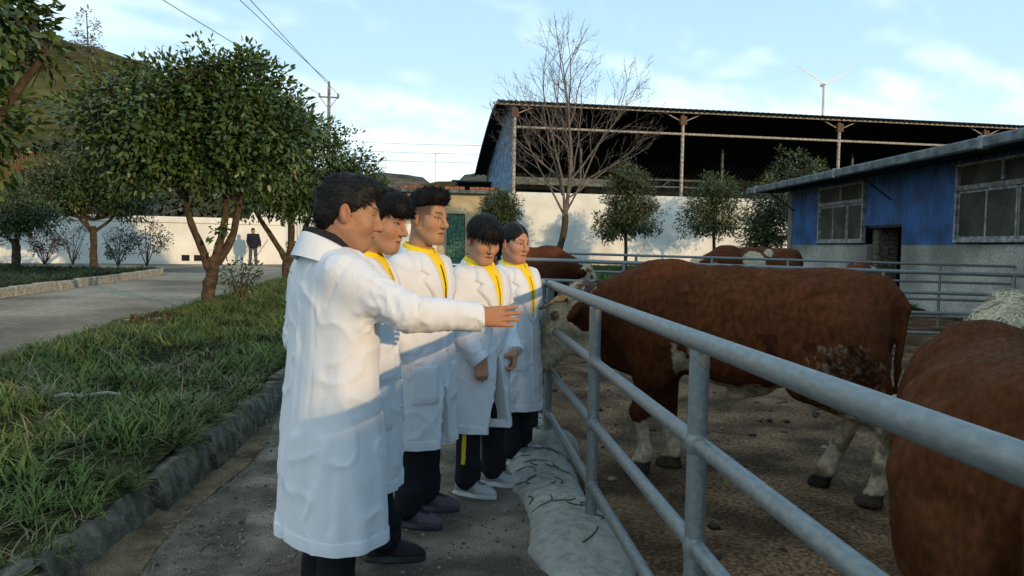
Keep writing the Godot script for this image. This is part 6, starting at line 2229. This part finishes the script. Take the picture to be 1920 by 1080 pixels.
# ------------------------------------------------------------------ fences
func fences() -> void:
	# the pipe fence along the pen
	var f := thing("pipe_fence", "galvanised four-rail pipe fence slanting past the students", "fence", Vector3(0.72, 0, 0))
	for e in [[1.138, 0.028], [0.848, 0.024], [0.551, 0.024], [0.245, 0.024]]:
		obj("rail", pipe(Vector3(0.003, e[0], 0.9), Vector3(0.003, e[0], -5.46), e[1], 20), "steel", f)
	for z in [-5.42, -3.76, -2.19, -0.62]:
		var p := obj("post", pipe(Vector3(0, -0.1, z), Vector3(0, 1.115, z), 0.028, 20), "steel", f)
		for y in [0.848, 0.551, 0.245]:
			obj("weld", lumpy_ring(Vector3(0, y, z), 0.0325, int(y * 100.0) + int(z * 7.0)), "steel", p)
	# the gate that carries the fence on to the pen's back corner
	var g := thing("pen_gate", "pipe gate hung on a dark flat iron post at the fence end", "gate", Vector3(0.70, 0, 0))
	obj("iron_post", G.box(Vector3(-0.06, 0.55, -5.60), Vector3(0.075, 1.26, 0.03), G.turned(25.0), Color.WHITE, 0.004), "dull_iron", g)
	for e in [1.135, 0.848, 0.551, 0.245]:
		obj("rail", pipe(Vector3(0.0, e, -5.72), Vector3(0.0, e, -8.6), 0.028, 12), "steel", g)
	for z in [-5.75, -8.6]:
		obj("stile", pipe(Vector3(0, 0.2, z), Vector3(0, 1.16, z), 0.028, 12), "steel", g)
	var wire := []
	for k in 15:
		var a := k / 14.0 * TAU * 1.4
		wire.append(Vector3(-0.04 + cos(a) * 0.07, 0.70 + sin(a * 0.7) * 0.018 - (0.02 * k if k > 10 else 0.0), -5.54 + sin(a) * 0.08))
	obj("wire_tie", G.tube(wire, [0.006], 6), "dull_iron", g)
	obj("wire_tie", G.tube([Vector3(-0.06, 0.70, -5.5), Vector3(-0.10, 0.64, -5.48), Vector3(-0.07, 0.52, -5.5), Vector3(-0.09, 0.46, -5.48), Vector3(-0.14, 0.50, -5.46)], [0.005], 6), "dull_iron", g)
	# fence across the back of the pen
	var bf := thing("pipe_fence", "pipe fence crossing the back of the pen behind the big bull", "fence")
	var A := Vector3(0.75, 1.20, -11.84)
	var B := Vector3(10.4, 1.06, -10.85)
	for k in 4:
		obj("rail", pipe(A - Vector3(0, 0.297 * k, 0), B - Vector3(0, 0.297 * k, 0), 0.030 if k == 0 else 0.026, 12), "steel", bf)
	for k in 6:
		var t := 0.0 + k * 0.196
		if k == 0: t = 0.005
		var p := A.lerp(B, t)
		obj("post", pipe(Vector3(p.x, -0.1, p.z), p, 0.030, 12), "steel", bf)
	# the next pen's fence beyond
	var ff := thing("pipe_fence", "thinner pipe fence of the next pen, before the lawn", "fence")
	A = Vector3(0.9, 1.29, -14.2)
	B = Vector3(10.6, 1.17, -13.3)
	for k in 4:
		obj("rail", pipe(A - Vector3(0, 0.31 * k, 0), B - Vector3(0, 0.31 * k, 0), 0.024, 10), "steel", ff)
	for k in 8:
		var p := A.lerp(B, 0.118 + k * 0.138 if k < 7 else 0.0)
		obj("post", pipe(Vector3(p.x, 0.0, p.z), p, 0.026, 10), "steel", ff)
	var sf := thing("pipe_fence", "pipe fence along the far side of the path, beyond the gate", "fence")
	for k in 4:
		obj("rail", pipe(Vector3(0.74, 1.17 - 0.3 * k, -8.7), Vector3(0.9, 1.27 - 0.3 * k, -14.2), 0.026, 10), "steel", sf)

func lumpy_ring(c: Vector3, rad: float, sd: int) -> Array:
	var rows := []
	for k in 5:
		var row := []
		for s in 14:
			var a := TAU * s / 14.0
			var q := rad * (0.80 + 0.24 * sin(k / 4.0 * PI)) * (0.96 + 0.10 * G.hash1(sd + s + k * 14))
			row.append(c + Vector3(cos(a) * q, (k / 4.0 - 0.5) * 0.07, sin(a) * q))
		rows.append(row)
	return G.net(rows, Color.WHITE, 0.0, true)


class Mound extends Sdf:
	var noise: FastNoiseLite
	func post(p: Vector3, d: float) -> float:
		if d > 0.09: return d
		return d + noise.get_noise_3d(p.x * 44.0, p.y * 44.0, p.z * 34.0) * 0.018 + noise.get_noise_3d(p.x * 160.0, p.y * 160.0, p.z * 160.0) * 0.009
	func color(_p: Vector3, _n: Vector3) -> Color:
		return Color.WHITE

func yard_litter() -> void:
	var r := RandomNumberGenerator.new()
	r.seed = 91
	# rough concrete poured along the fence foot, heaped round each post
	var m := Mound.new()
	m.noise = field_noise
	m.margin = 0.03
	var flat := Basis.from_scale(Vector3.ONE)
	var z := -3.45
	while z > -10.0:
		m.ell(Vector3(0.625 + 0.02 * sin(z * 3.0), -0.01, z), Vector3(0.195 + 0.015 * sin(z * 5.0), 0.085 + 0.012 * sin(z * 2.3), 0.42), 0.08)
		z -= 0.38
	m.ell(Vector3(0.68, -0.01, -3.72), Vector3(0.205, 0.105, 0.34), 0.06)
	m.ell(Vector3(0.60, -0.02, -3.55), Vector3(0.21, 0.085, 0.26), 0.06)
	m.ell(Vector3(0.74, 0.0, -5.42), Vector3(0.20, 0.15, 0.28), 0.06)
	m.ell(Vector3(0.76, -0.01, -2.18), Vector3(0.17, 0.12, 0.24), 0.04)
	m.ell(Vector3(0.76, -0.01, -0.62), Vector3(0.17, 0.12, 0.24), 0.04)
	struct("concrete_footing", m.mesh(Vector3(0.30, -0.06, -10.3), Vector3(1.06, 0.25, -0.3), 0.0145), "concrete")
	# straws and twigs on the concrete
	var straws := []
	for i in 38:
		var p := Vector3(r.randf_range(0.47, 0.80), 0.2, -3.4 - pow(r.randf(), 0.8) * 3.2)
		var an := r.randf_range(-1.6, 1.6)
		var l := 0.04 + 0.17 * pow(r.randf(), 2.0)
		var bend := r.randf_range(-0.9, 0.9)
		var pts := []
		for k in 6:
			var t := k / 5.0 - 0.5
			var q := p + Vector3(cos(an), 0, sin(an)) * l * t + Vector3(-sin(an), 0, cos(an)) * l * bend * (t * t * 2.0)
			q = m.hit(Vector3(q.x, 0.3, q.z), Vector3.DOWN, 0.4)
			pts.append(q + Vector3(0, 0.003, 0))
		straws.append(G.painted(G.tube(pts, [0.0035], 5), Color(0.055, 0.06, 0.04) * r.randf_range(0.6, 1.6)))
	tag(obj("fallen_straw", G.joined(straws), "straw"), "dark straws and twigs scattered on the concrete footing", "straw", "", "stuff")
	# grit on the path
	var stone := stone_mesh(3)
	var pl := []
	var ti := []
	for i in 9500:
		var zz := -1.9 - pow(r.randf(), 1.8) * 14.0
		var x := r.randf_range(-1.35, 0.55)
		var s := 0.0035 + 0.009 * pow(r.randf(), 4.0)
		if r.randf() < 0.02: s *= 1.8
		pl.append(Transform3D(Basis(rv(r).normalized(), r.randf() * TAU) * Basis.from_scale(Vector3(s, s * 0.7, s)), Vector3(x, gh(zz) + bumpy(x, zz, 9.0, 0.012) + s * 0.3, zz)))
		var k := r.randf_range(0.06, 0.30)
		ti.append(Color(k, k * 0.90, k * 0.76))
	tag(multi("gravel", stone, "stone", pl, ti), "loose grit and pebbles strewn over the path", "gravel")
	var bits := []
	var bt := []
	for i in 1500:
		var zz := -2.0 - pow(r.randf(), 1.5) * 12.0
		var x := -1.30 + absf(r.randfn(0.0, 0.16))
		bits.append(Transform3D(Basis(Vector3.UP, r.randf() * TAU) * Basis(Vector3.RIGHT, PI * 0.5 + r.randf_range(-0.25, 0.25)) * Basis.from_scale(Vector3(0.6, 1.6, 1.0) * r.randf_range(0.012, 0.045)), Vector3(x, gh(zz) + 0.02 + 0.05 * clampf((-1.1 - x) * 5.0, 0.0, 1.0), zz)))
		bt.append(Color(0.14, 0.10, 0.055) * r.randf_range(0.4, 1.6))
	tag(multi("leaf_litter", leaf_mesh(Color.WHITE), "blade", bits, bt), "dry leaf scraps and straw bits lying along the kerb foot", "litter")
	# clods and dung in the pen
	pl = []
	ti = []
	for i in 3600:
		var zz := -0.8 - pow(r.randf(), 1.3) * 12.0
		var x := r.randf_range(0.9, 8.5)
		var s := 0.006 + 0.035 * pow(r.randf(), 5.0)
		if field_noise.get_noise_3d(x * 18.0, zz * 18.0, 77.0) < -0.05 and r.randf() < 0.7: continue
		pl.append(Transform3D(Basis(Vector3.UP, r.randf() * TAU) * Basis.from_scale(Vector3(s * 1.3, s * 0.55, s)), Vector3(x, gh(zz) - 0.005 + bumpy(x, zz, 12.0, 0.035) + bumpy(x + 50.0, zz, 3.0, 0.03) + s * 0.15, zz)))
		var k := r.randf_range(0.35, 1.3)
		ti.append(Color(0.062, 0.040, 0.026) * k if r.randf() > 0.06 else Color(0.22, 0.19, 0.15))
	tag(multi("dung_clods", stone, "stone", pl, ti), "trampled clods and dung over the pen floor", "dung")
	# bits of pale wood in the grass
	var n := 0
	for e in [[Vector3(-2.55, 0.27, -5.95), 0.42, 62.0, "pale broken stick lying slantwise in the middle of the grass verge"], [Vector3(-3.05, 0.27, -4.95), 0.46, 68.0, "pale stick half sunk in the grass, the one closest to the camera"], [Vector3(-4.35, 0.22, -12.1), 0.6, 75.0, "white batten by the road edge of the grass verge"]]:
		var pts := []
		for k in 6:
			pts.append(Vector3((k / 5.0 - 0.5) * e[1], 0.012 * sin(k * 2.1), 0.012 * cos(k * 3.3)))
		var o := tag(obj("pale_stick", G.painted(G.tube(pts, [0.014, 0.016, 0.015, 0.013], 7), Color(0.36, 0.33, 0.27)), "straw"), e[3], "stick", "pale sticks in the grass")
		o.position = e[0]
		o.rotation_degrees.y = e[2] - 45.0
		n += 1
	# dead leaves by the broad tree
	pl = []
	ti = []
	for i in 170:
		var x := -3.95 + r.randfn(0.0, 0.20)
		var zz := -11.2 + r.randfn(0.0, 0.22)
		pl.append(Transform3D(Basis(rv(r).normalized(), r.randf() * TAU) * Basis.from_scale(Vector3.ONE * r.randf_range(0.05, 0.10)), Vector3(x, gh(zz) + verge_lift(x, zz) + r.randf_range(0.0, 0.16), zz)))
		ti.append(Color(0.06, 0.036, 0.020) * r.randf_range(0.5, 1.5))
	tag(multi("dead_leaves", leaf_mesh(Color.WHITE), "blade", pl, ti), "heap of brown dead leaves on the verge before the broad tree", "leaves")

func stone_mesh(sd: int) -> ArrayMesh:
	var s := SphereMesh.new()
	s.radius = 1.0
	s.height = 2.0
	s.radial_segments = 8
	s.rings = 4
	var a := s.get_mesh_arrays()
	var vs: PackedVector3Array = a[Mesh.ARRAY_VERTEX]
	var ns: PackedVector3Array = a[Mesh.ARRAY_NORMAL]
	var cs := PackedColorArray()
	for i in vs.size():
		var p := vs[i]
		vs[i] = p * (0.8 + 0.35 * field_noise.get_noise_3d(p.x * 22.0 + sd, p.y * 22.0, p.z * 22.0) + 0.15 * sin(p.x * 5.0 + p.z * 3.0))
		cs.append(Color.WHITE)
	return G.to_mesh([vs, ns, cs, a[Mesh.ARRAY_INDEX]])

# ------------------------------------------------------------------ people and cattle
func person_noise() -> FastNoiseLite:
	var n := FastNoiseLite.new()
	n.seed = 8
	n.frequency = 1.0
	n.noise_type = FastNoiseLite.TYPE_SIMPLEX_SMOOTH
	n.fractal_type = FastNoiseLite.FRACTAL_FBM
	n.fractal_octaves = 2
	return n

# arms that hang: [shoulder, elbow, wrist] from the body's own frame to the root's
func hung(bs: Basis, x: float, y: float, e: Vector3, w: Vector3) -> Array:
	return [bs * Vector3(x, y, -0.005), bs * e, bs * w]

func living() -> void:
	var skin := Color(0.40, 0.215, 0.122)
	var nz := person_noise()
	var relaxed := [0.45, 0.5, 0.55, 0.6]
	var straight := [0.06, 0.05, 0.08, 0.12]
	var fist := [0.95, 1.0, 1.05, 1.1]
	var yellow := Color(0.82, 0.56, 0.012)
	var list := []
	var roots := []
	# 0: the man who points
	var b := G.turned(122.0)
	var root := Vector3(-0.405, 0, -2.95)
	roots.append(root)
	list.append({"yaw": 122.0, "head": Vector3(0.06, 1.507, 0.01), "head_yaw": 97.0, "head_pitch": 9.0, "head_scale": 1.10, "shoulder": 1.355, "chest": b * Vector3(0, 0, 0.0), "width": 1.13, "skin": Color(0.37, 0.19, 0.105), "stubble": 0.25, "nose": 1.05, "jaw": 1.05, "wide": 1.0,
		"hair": 0, "hair_tint": Color(0.011, 0.0105, 0.0105), "locks": 2600, "lock_length": 0.03, "fine": 0.003, "cell": 0.0085, "hem": 0.35, "flare": 1.04, "collar": [[0.082, 0.01], [0.087, 0.070], [0.093, 0.079], [0.102, 0.070], [0.132, -0.006]], "collar_drop": 0.105, "seed": 0.0, "shirt": Color(0.016, 0.016, 0.021), "v_depth": 0.18, "collar_share": 0.52, "inner_share": 0.9, "pockets": [-1.0], "pocket_y": 0.86,
		"inner_name": "jacket_collar", "inner_collar": [[0.064, 0.03], [0.069, 0.088], [0.074, 0.096], [0.081, 0.088], [0.096, 0.030]], "inner_drop": 0.066,
		"arms": [hung(b, 0.175, 1.30, Vector3(0.25, 1.03, -0.02), Vector3(0.22, 0.80, 0.12)), [Vector3(0.055, 1.295, 0.145), Vector3(0.275, 1.165, 0.21), Vector3(0.52, 1.142, 0.10)]],
		"hands": [[Vector3(0.1, -1, 0.2), b * Vector3(1, 0, 0), relaxed, 0.1, Vector3(0.6, -0.4, 0.6), 0.95, 0.006], [Vector3(1.0, 0.02, -0.12), Vector3(0.12, 0.10, 1.0), straight, 0.10, Vector3(0.35, -0.62, 0.7), 0.98, 0.003]],
		"feet": [[b * Vector3(0.11, 0, 0.02), 115.0], [b * Vector3(-0.11, 0, -0.02), 128.0]], "shoes": [Color(0.012, 0.012, 0.012), Color(0.03, 0.03, 0.03), Color(0.02, 0.02, 0.02)]})
	# 1: the student at his shoulder
	b = G.turned(72.0)
	root = Vector3(-0.365, 0, -3.50)
	roots.append(root)
	list.append({"yaw": 72.0, "head": Vector3(0.098, 1.495, 0.035), "head_yaw": 68.0, "head_pitch": 10.0, "head_scale": 1.08, "shoulder": 1.32, "chest": Vector3(0.02, 0, 0), "width": 0.92, "skin": skin, "nose": 0.95, "fade": 0.5, "hair": 1, "locks": 2600, "lock_length": 0.032, "hem": 0.36, "seed": 11.0, "pocketed": [0, 1], "shirt": yellow, "v_depth": 0.20,
		"arms": [hung(b, 0.17, 1.27, Vector3(0.25, 1.02, -0.02), Vector3(0.15, 0.82, 0.05)), hung(b, -0.17, 1.27, Vector3(-0.24, 1.02, -0.03), Vector3(-0.14, 0.82, 0.05))],
		"hands": [[Vector3(0.1, -1, 0.1), b * Vector3(1, 0, 0), relaxed, 0.1, Vector3(0.6, -0.4, 0.6), 0.92, 0.006], [Vector3(0.1, -1, 0.1), b * Vector3(-1, 0, 0), relaxed, 0.1, Vector3(0.6, -0.4, 0.6), 0.92, 0.006]],
		"feet": [[b * Vector3(0.11, 0, 0.0), 70.0], [Vector3(0.13, 0, -0.0), 88.0]], "shoes": [Color(0.010, 0.011, 0.011), Color(0.035, 0.036, 0.036), Color(0.02, 0.02, 0.02)]})
	# 2: the broad student with clipped sides
	b = G.turned(57.0)
	root = Vector3(-0.12, 0, -4.10)
	roots.append(root)
	list.append({"yaw": 57.0, "head": Vector3(0.035, 1.532, 0.045), "head_yaw": 54.0, "head_pitch": 4.0, "head_scale": 1.06, "shoulder": 1.335, "chest": Vector3.ZERO, "width": 1.02, "skin": skin, "nose": 1.05, "jaw": 1.12, "wide": 1.03, "fade": 0.85, "hair": 2, "locks": 2600, "lock_length": 0.026, "hem": 0.40, "gap": 0.05, "gap_top": 0.72, "seed": 23.0, "pocketed": [0, 1], "shirt": yellow, "zip": Color(0.06, 0.05, 0.03), "v_depth": 0.29,
		"arms": [hung(b, 0.178, 1.28, Vector3(0.25, 1.03, -0.02), Vector3(0.15, 0.82, 0.05)), hung(b, -0.178, 1.28, Vector3(-0.26, 1.03, -0.03), Vector3(-0.145, 0.83, 0.05))],
		"hands": [[Vector3(0.1, -1, 0.1), b * Vector3(1, 0, 0), relaxed, 0.1, Vector3(0.6, -0.4, 0.6), 0.95, 0.006], [Vector3(0.1, -1, 0.1), b * Vector3(-1, 0, 0), relaxed, 0.1, Vector3(0.6, -0.4, 0.6), 0.95, 0.006]],
		"feet": [[b * Vector3(0.10, 0, 0.02) + Vector3(-0.02, 0, 0.0), 78.0], [Vector3(-0.03, 0, 0.17), 66.0]], "shoes": [Color(0.075, 0.062, 0.072), Color(0.055, 0.05, 0.06), Color(0.012, 0.012, 0.014)]})
	# 3: the student with the fringe, looking down
	b = G.turned(46.0)
	root = Vector3(0.20, 0, -4.52)
	roots.append(root)
	list.append({"yaw": 46.0, "head": Vector3(0.015, 1.430, 0.075), "head_yaw": 27.0, "head_pitch": 19.0, "head_scale": 1.05, "shoulder": 1.265, "chest": Vector3.ZERO, "width": 0.95, "skin": Color(0.46, 0.245, 0.15), "nose": 0.95, "jaw": 0.9, "wide": 0.97, "fade": 0.35, "hair": 3, "locks": 2600, "lock_length": 0.034, "hem": 0.375, "gap": 0.09, "gap_top": 0.80, "seed": 37.0, "shirt": yellow, "v_depth": 0.27, "stripe": true, "pockets": [],
		"arms": [hung(b, 0.162, 1.215, Vector3(0.225, 0.97, 0.0), Vector3(0.115, 0.80, 0.165)), hung(b, -0.162, 1.215, Vector3(-0.235, 0.97, 0.0), Vector3(-0.16, 0.775, 0.155))],
		"hands": [[Vector3(-0.06, -1, 0.10), b * Vector3(0.75, 0, 0.6), fist, 0.03, Vector3(0.8, -0.55, 0.1), 0.95, 0.0036], [Vector3(0.12, -1, 0.12), b * Vector3(-0.45, 0.1, 0.9), fist, 0.03, Vector3(0.8, -0.55, 0.1), 0.95, 0.0036]],
		"feet": [[b * Vector3(0.13, 0, 0.03), 66.0], [b * Vector3(-0.115, 0, 0.05), 58.0]], "shoes": [Color(0.33, 0.33, 0.32), Color(0.55, 0.55, 0.54), Color(0.14, 0.14, 0.14)]})
	# 4: the young woman at the end
	b = G.turned(46.0)
	root = Vector3(0.455, 0, -5.15)
	roots.append(root)
	list.append({"yaw": 46.0, "head": Vector3(-0.01, 1.418, 0.06), "head_yaw": 40.0, "head_pitch": 7.0, "head_scale": 1.03, "shoulder": 1.245, "chest": Vector3.ZERO, "width": 0.93, "skin": Color(0.44, 0.22, 0.135), "nose": 0.88, "jaw": 0.9, "wide": 1.0, "brow": 0.7, "lip": Color(0.36, 0.11, 0.09), "hair": 4, "locks": 300, "lock_length": 0.03, "hem": 0.36, "seed": 51.0, "shirt": yellow, "v_depth": 0.33, "pockets": [-1.0],
		"arms": [hung(b, 0.158, 1.195, Vector3(0.265, 0.96, -0.05), Vector3(0.16, 0.78, -0.12)), hung(b, -0.158, 1.195, Vector3(-0.24, 0.96, -0.03), Vector3(-0.18, 0.74, 0.06))],
		"hands": [[Vector3(-0.6, -1, -0.3), b * Vector3(0.4, 0, -1), relaxed, 0.1, Vector3(0.6, -0.4, 0.6), 0.88, 0.006], [Vector3(0.1, -1, 0.1), b * Vector3(-1, 0, 0), relaxed, 0.1, Vector3(0.6, -0.4, 0.6), 0.88, 0.006]],
		"feet": [[b * Vector3(0.09, 0.02, 0.02), 60.0], [b * Vector3(-0.09, 0, 0.06), 78.0]], "shoes": [Color(0.42, 0.42, 0.40), Color(0.5, 0.5, 0.48), Color(0.25, 0.25, 0.25)]})
	# 5: the man far off by the boundary wall
	b = G.turned(10.0)
	root = Vector3(-8.25, gh(-35.4), -35.4)
	roots.append(root)
	list.append({"yaw": 10.0, "head": Vector3(0.01, 1.50, 0.05), "head_yaw": 30.0, "head_pitch": 14.0, "head_scale": 1.0, "shoulder": 1.36, "chest": Vector3.ZERO, "width": 1.0, "skin": skin, "hair": 0, "fine": 0.009, "cell": 0.02, "shoe_cell": 0.014, "hem": 0.78, "seed": 61.0, "shirt": Color(0.02, 0.02, 0.03), "cloth": Color(0.018, 0.018, 0.028), "coat_name": "jacket", "plain": true, "trousers": Color(0.06, 0.075, 0.10),
		"arms": [hung(b, 0.19, 1.32, Vector3(0.26, 1.05, 0.0), Vector3(0.30, 0.85, 0.12)), hung(b, -0.19, 1.32, Vector3(-0.22, 1.05, -0.02), Vector3(-0.18, 0.86, 0.08))],
		"hands": [[Vector3(0.3, -1, 0.3), b * Vector3(1, 0, 0), fist, 0.1, Vector3(0.6, -0.4, 0.6), 0.95, 0.012], [Vector3(0.1, -1, 0.1), b * Vector3(-1, 0, 0), relaxed, 0.1, Vector3(0.6, -0.4, 0.6), 0.95, 0.012]],
		"feet": [[b * Vector3(0.12, 0, 0.02), 30.0], [b * Vector3(-0.13, 0, 0.06), 0.0]], "shoes": [Color(0.5, 0.5, 0.5), Color(0.55, 0.55, 0.55), Color(0.3, 0.3, 0.3)]})
	var jobs := []
	for s in list:
		var p := Person.new()
		p.s = s
		p.noise = nz
		jobs.append(p)
	# --- cattle
	var bull := Beast.new()
	bull.c = Cattle.new()
	bull.c.dirt = true
	bull.c.coat = Color(0.096, 0.032, 0.0125)
	bull.c.seed0 = 3.0
	bull.cell = 0.015
	bull.hairs = [["forehead_curls", 500, 0.045, Vector3(-0.16, 0.85, 0.90), Vector3(0.16, 1.3, 1.25), 0.9, Color(0.5, 0.44, 0.34, 0.0), Vector3(0, -0.5, 0.3)], ["crest_hair", 900, 0.05, Vector3(-0.16, 1.05, 0.3), Vector3(0.16, 1.5, 0.95), 0.3, Color(0.06, 0.026, 0.015, 1.0), Vector3(0, 0.4, 0.5)], ["cheek_hair", 350, 0.05, Vector3(-0.2, 0.55, 0.98), Vector3(0.2, 0.9, 1.3), 0.25, Color(0.5, 0.44, 0.34, 0.0), Vector3(0, -1, -0.3)]]
	var near := Beast.new()
	near.c = Cattle.new()
	near.c.coat = Color(0.085, 0.031, 0.0125)
	near.c.seed0 = 17.0
	near.c.poll = Vector3(0.10, 0.88, 1.06)
	near.c.nose = Vector3(0.18, 0.45, 1.28)
	near.cell = 0.016
	near.hairs = [["crest_hair", 260, 0.07, Vector3(-0.10, 1.10, 0.2), Vector3(0.10, 1.5, 0.7), 0.25, Color(0.05, 0.024, 0.015, 1.0), Vector3(0.2, 0.9, 0.5)]]
	var pale := Beast.new()
	pale.c = Cattle.new()
	pale.c.seed0 = 29.0
	pale.c.horned = false
	pale.c.white = Color(0.62, 0.52, 0.35)
	pale.c.poll = Vector3(0, 1.20, 0.96)
	pale.c.nose = Vector3(0.06, 0.93, 1.42)
	pale.cell = 0.014
	pale.hairs = [["forehead_curls", 2600, 0.06, Vector3(-0.15, 0.8, 0.80), Vector3(0.15, 1.5, 1.45), 1.0, Color(0.5, 0.44, 0.34, 0.0), Vector3(0, 0.3, 0.6)]]
	var pied := Beast.new()
	pied.c = Cattle.new()
	pied.c.seed0 = 41.0
	pied.c.patch = 0.22
	pied.c.poll = Vector3(0, 0.98, 1.02)
	pied.c.nose = Vector3(0, 0.5, 1.25)
	pied.cell = 0.026
	for be in [bull, near, pale, pied]:
		be.c.noise = nz
		jobs.append(be)
	var work := func(i: int) -> void: jobs[i].build()
	var id := WorkerThreadPool.add_group_task(work, jobs.size(), 4, true)
	WorkerThreadPool.wait_for_group_task_completion(id)

	var labels := ["person in long white coat and dark collar, arm outstretched towards the pen", "person in white coat and yellow collar, leaning forward just behind the pointing man's shoulder", "person with clipped hair sides and square jaw, white coat, tallest of the students", "person with a black fringe looking down, both hands at the front of the white coat", "young person with hair drawn back, white coat and yellow collar, standing beside the fence post", "person in a dark jacket and jeans far off, sweeping by the white boundary wall"]
	for i in 6:
		var p: Person = jobs[i]
		var t := thing("person", labels[i], "person", roots[i], 0.0, "people in lab coats at the fence" if i < 5 else "")
		var made := {}
		for e in p.parts:
			if e[1][0].size() == 0: continue
			var o := obj(e[0], e[1], e[2], made[e[3]] if made.has(e[3]) else t)
			if not made.has(e[0]): made[e[0]] = o
	# the sweeper's broom
	var br := thing("broom", "long thin broom held by the person at the boundary wall", "broom", Vector3(-7.95, gh(-35.2), -35.2))
	obj("handle", pipe(Vector3(0.36, 1.15, -0.05), Vector3(-0.30, 0.08, 0.10), 0.016, 6), "pale_bark", br)
	obj("brush", G.tube([Vector3(-0.27, 0.12, 0.09), Vector3(-0.36, 0.02, 0.12)], [0.05, 0.12], 8), "bark", br)

	var cattle := [
		[6, Vector3(1.735, 0, -4.655), -120.7, 0.985, "big red-brown bull with a curly white face, standing side-on in the pen"],
		[7, Vector3(1.935, -0.17, -2.62), 150.0, 0.96, "dark red-brown cow close against the fence rails, only its back and flank in view"],
		[8, Vector3(3.50, -0.07, -3.68), -75.0, 0.98, "pale curly-headed bull with a shaggy white face beyond the dark cow's back"],
		[9, Vector3(5.85, 0.06, -14.9), -96.0, 1.05, "brown and white patched cow behind the back fence, above the bull's spine"],
		[9, Vector3(7.35, 0.0, -13.6), 152.0, 0.92, "brown and white cow standing before the barn's dark doorway"],
		[9, Vector3(1.25, 0.06, -12.9), 78.0, 1.0, "brown cow with a white-topped back beside the foot of the bare tree"]]
	for e in cattle:
		var be: Beast = jobs[e[0]]
		var t := thing("cattle", e[4], "cattle", e[1], e[2], "cattle in the pens")
		t.scale = Vector3.ONE * e[3]
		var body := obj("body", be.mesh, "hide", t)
		for x in be.extra:
			if x[1][0].size() > 0:
				var h := obj(x[0], x[1], "hide_hair", t)
				h.set_meta("kind", "stuff")
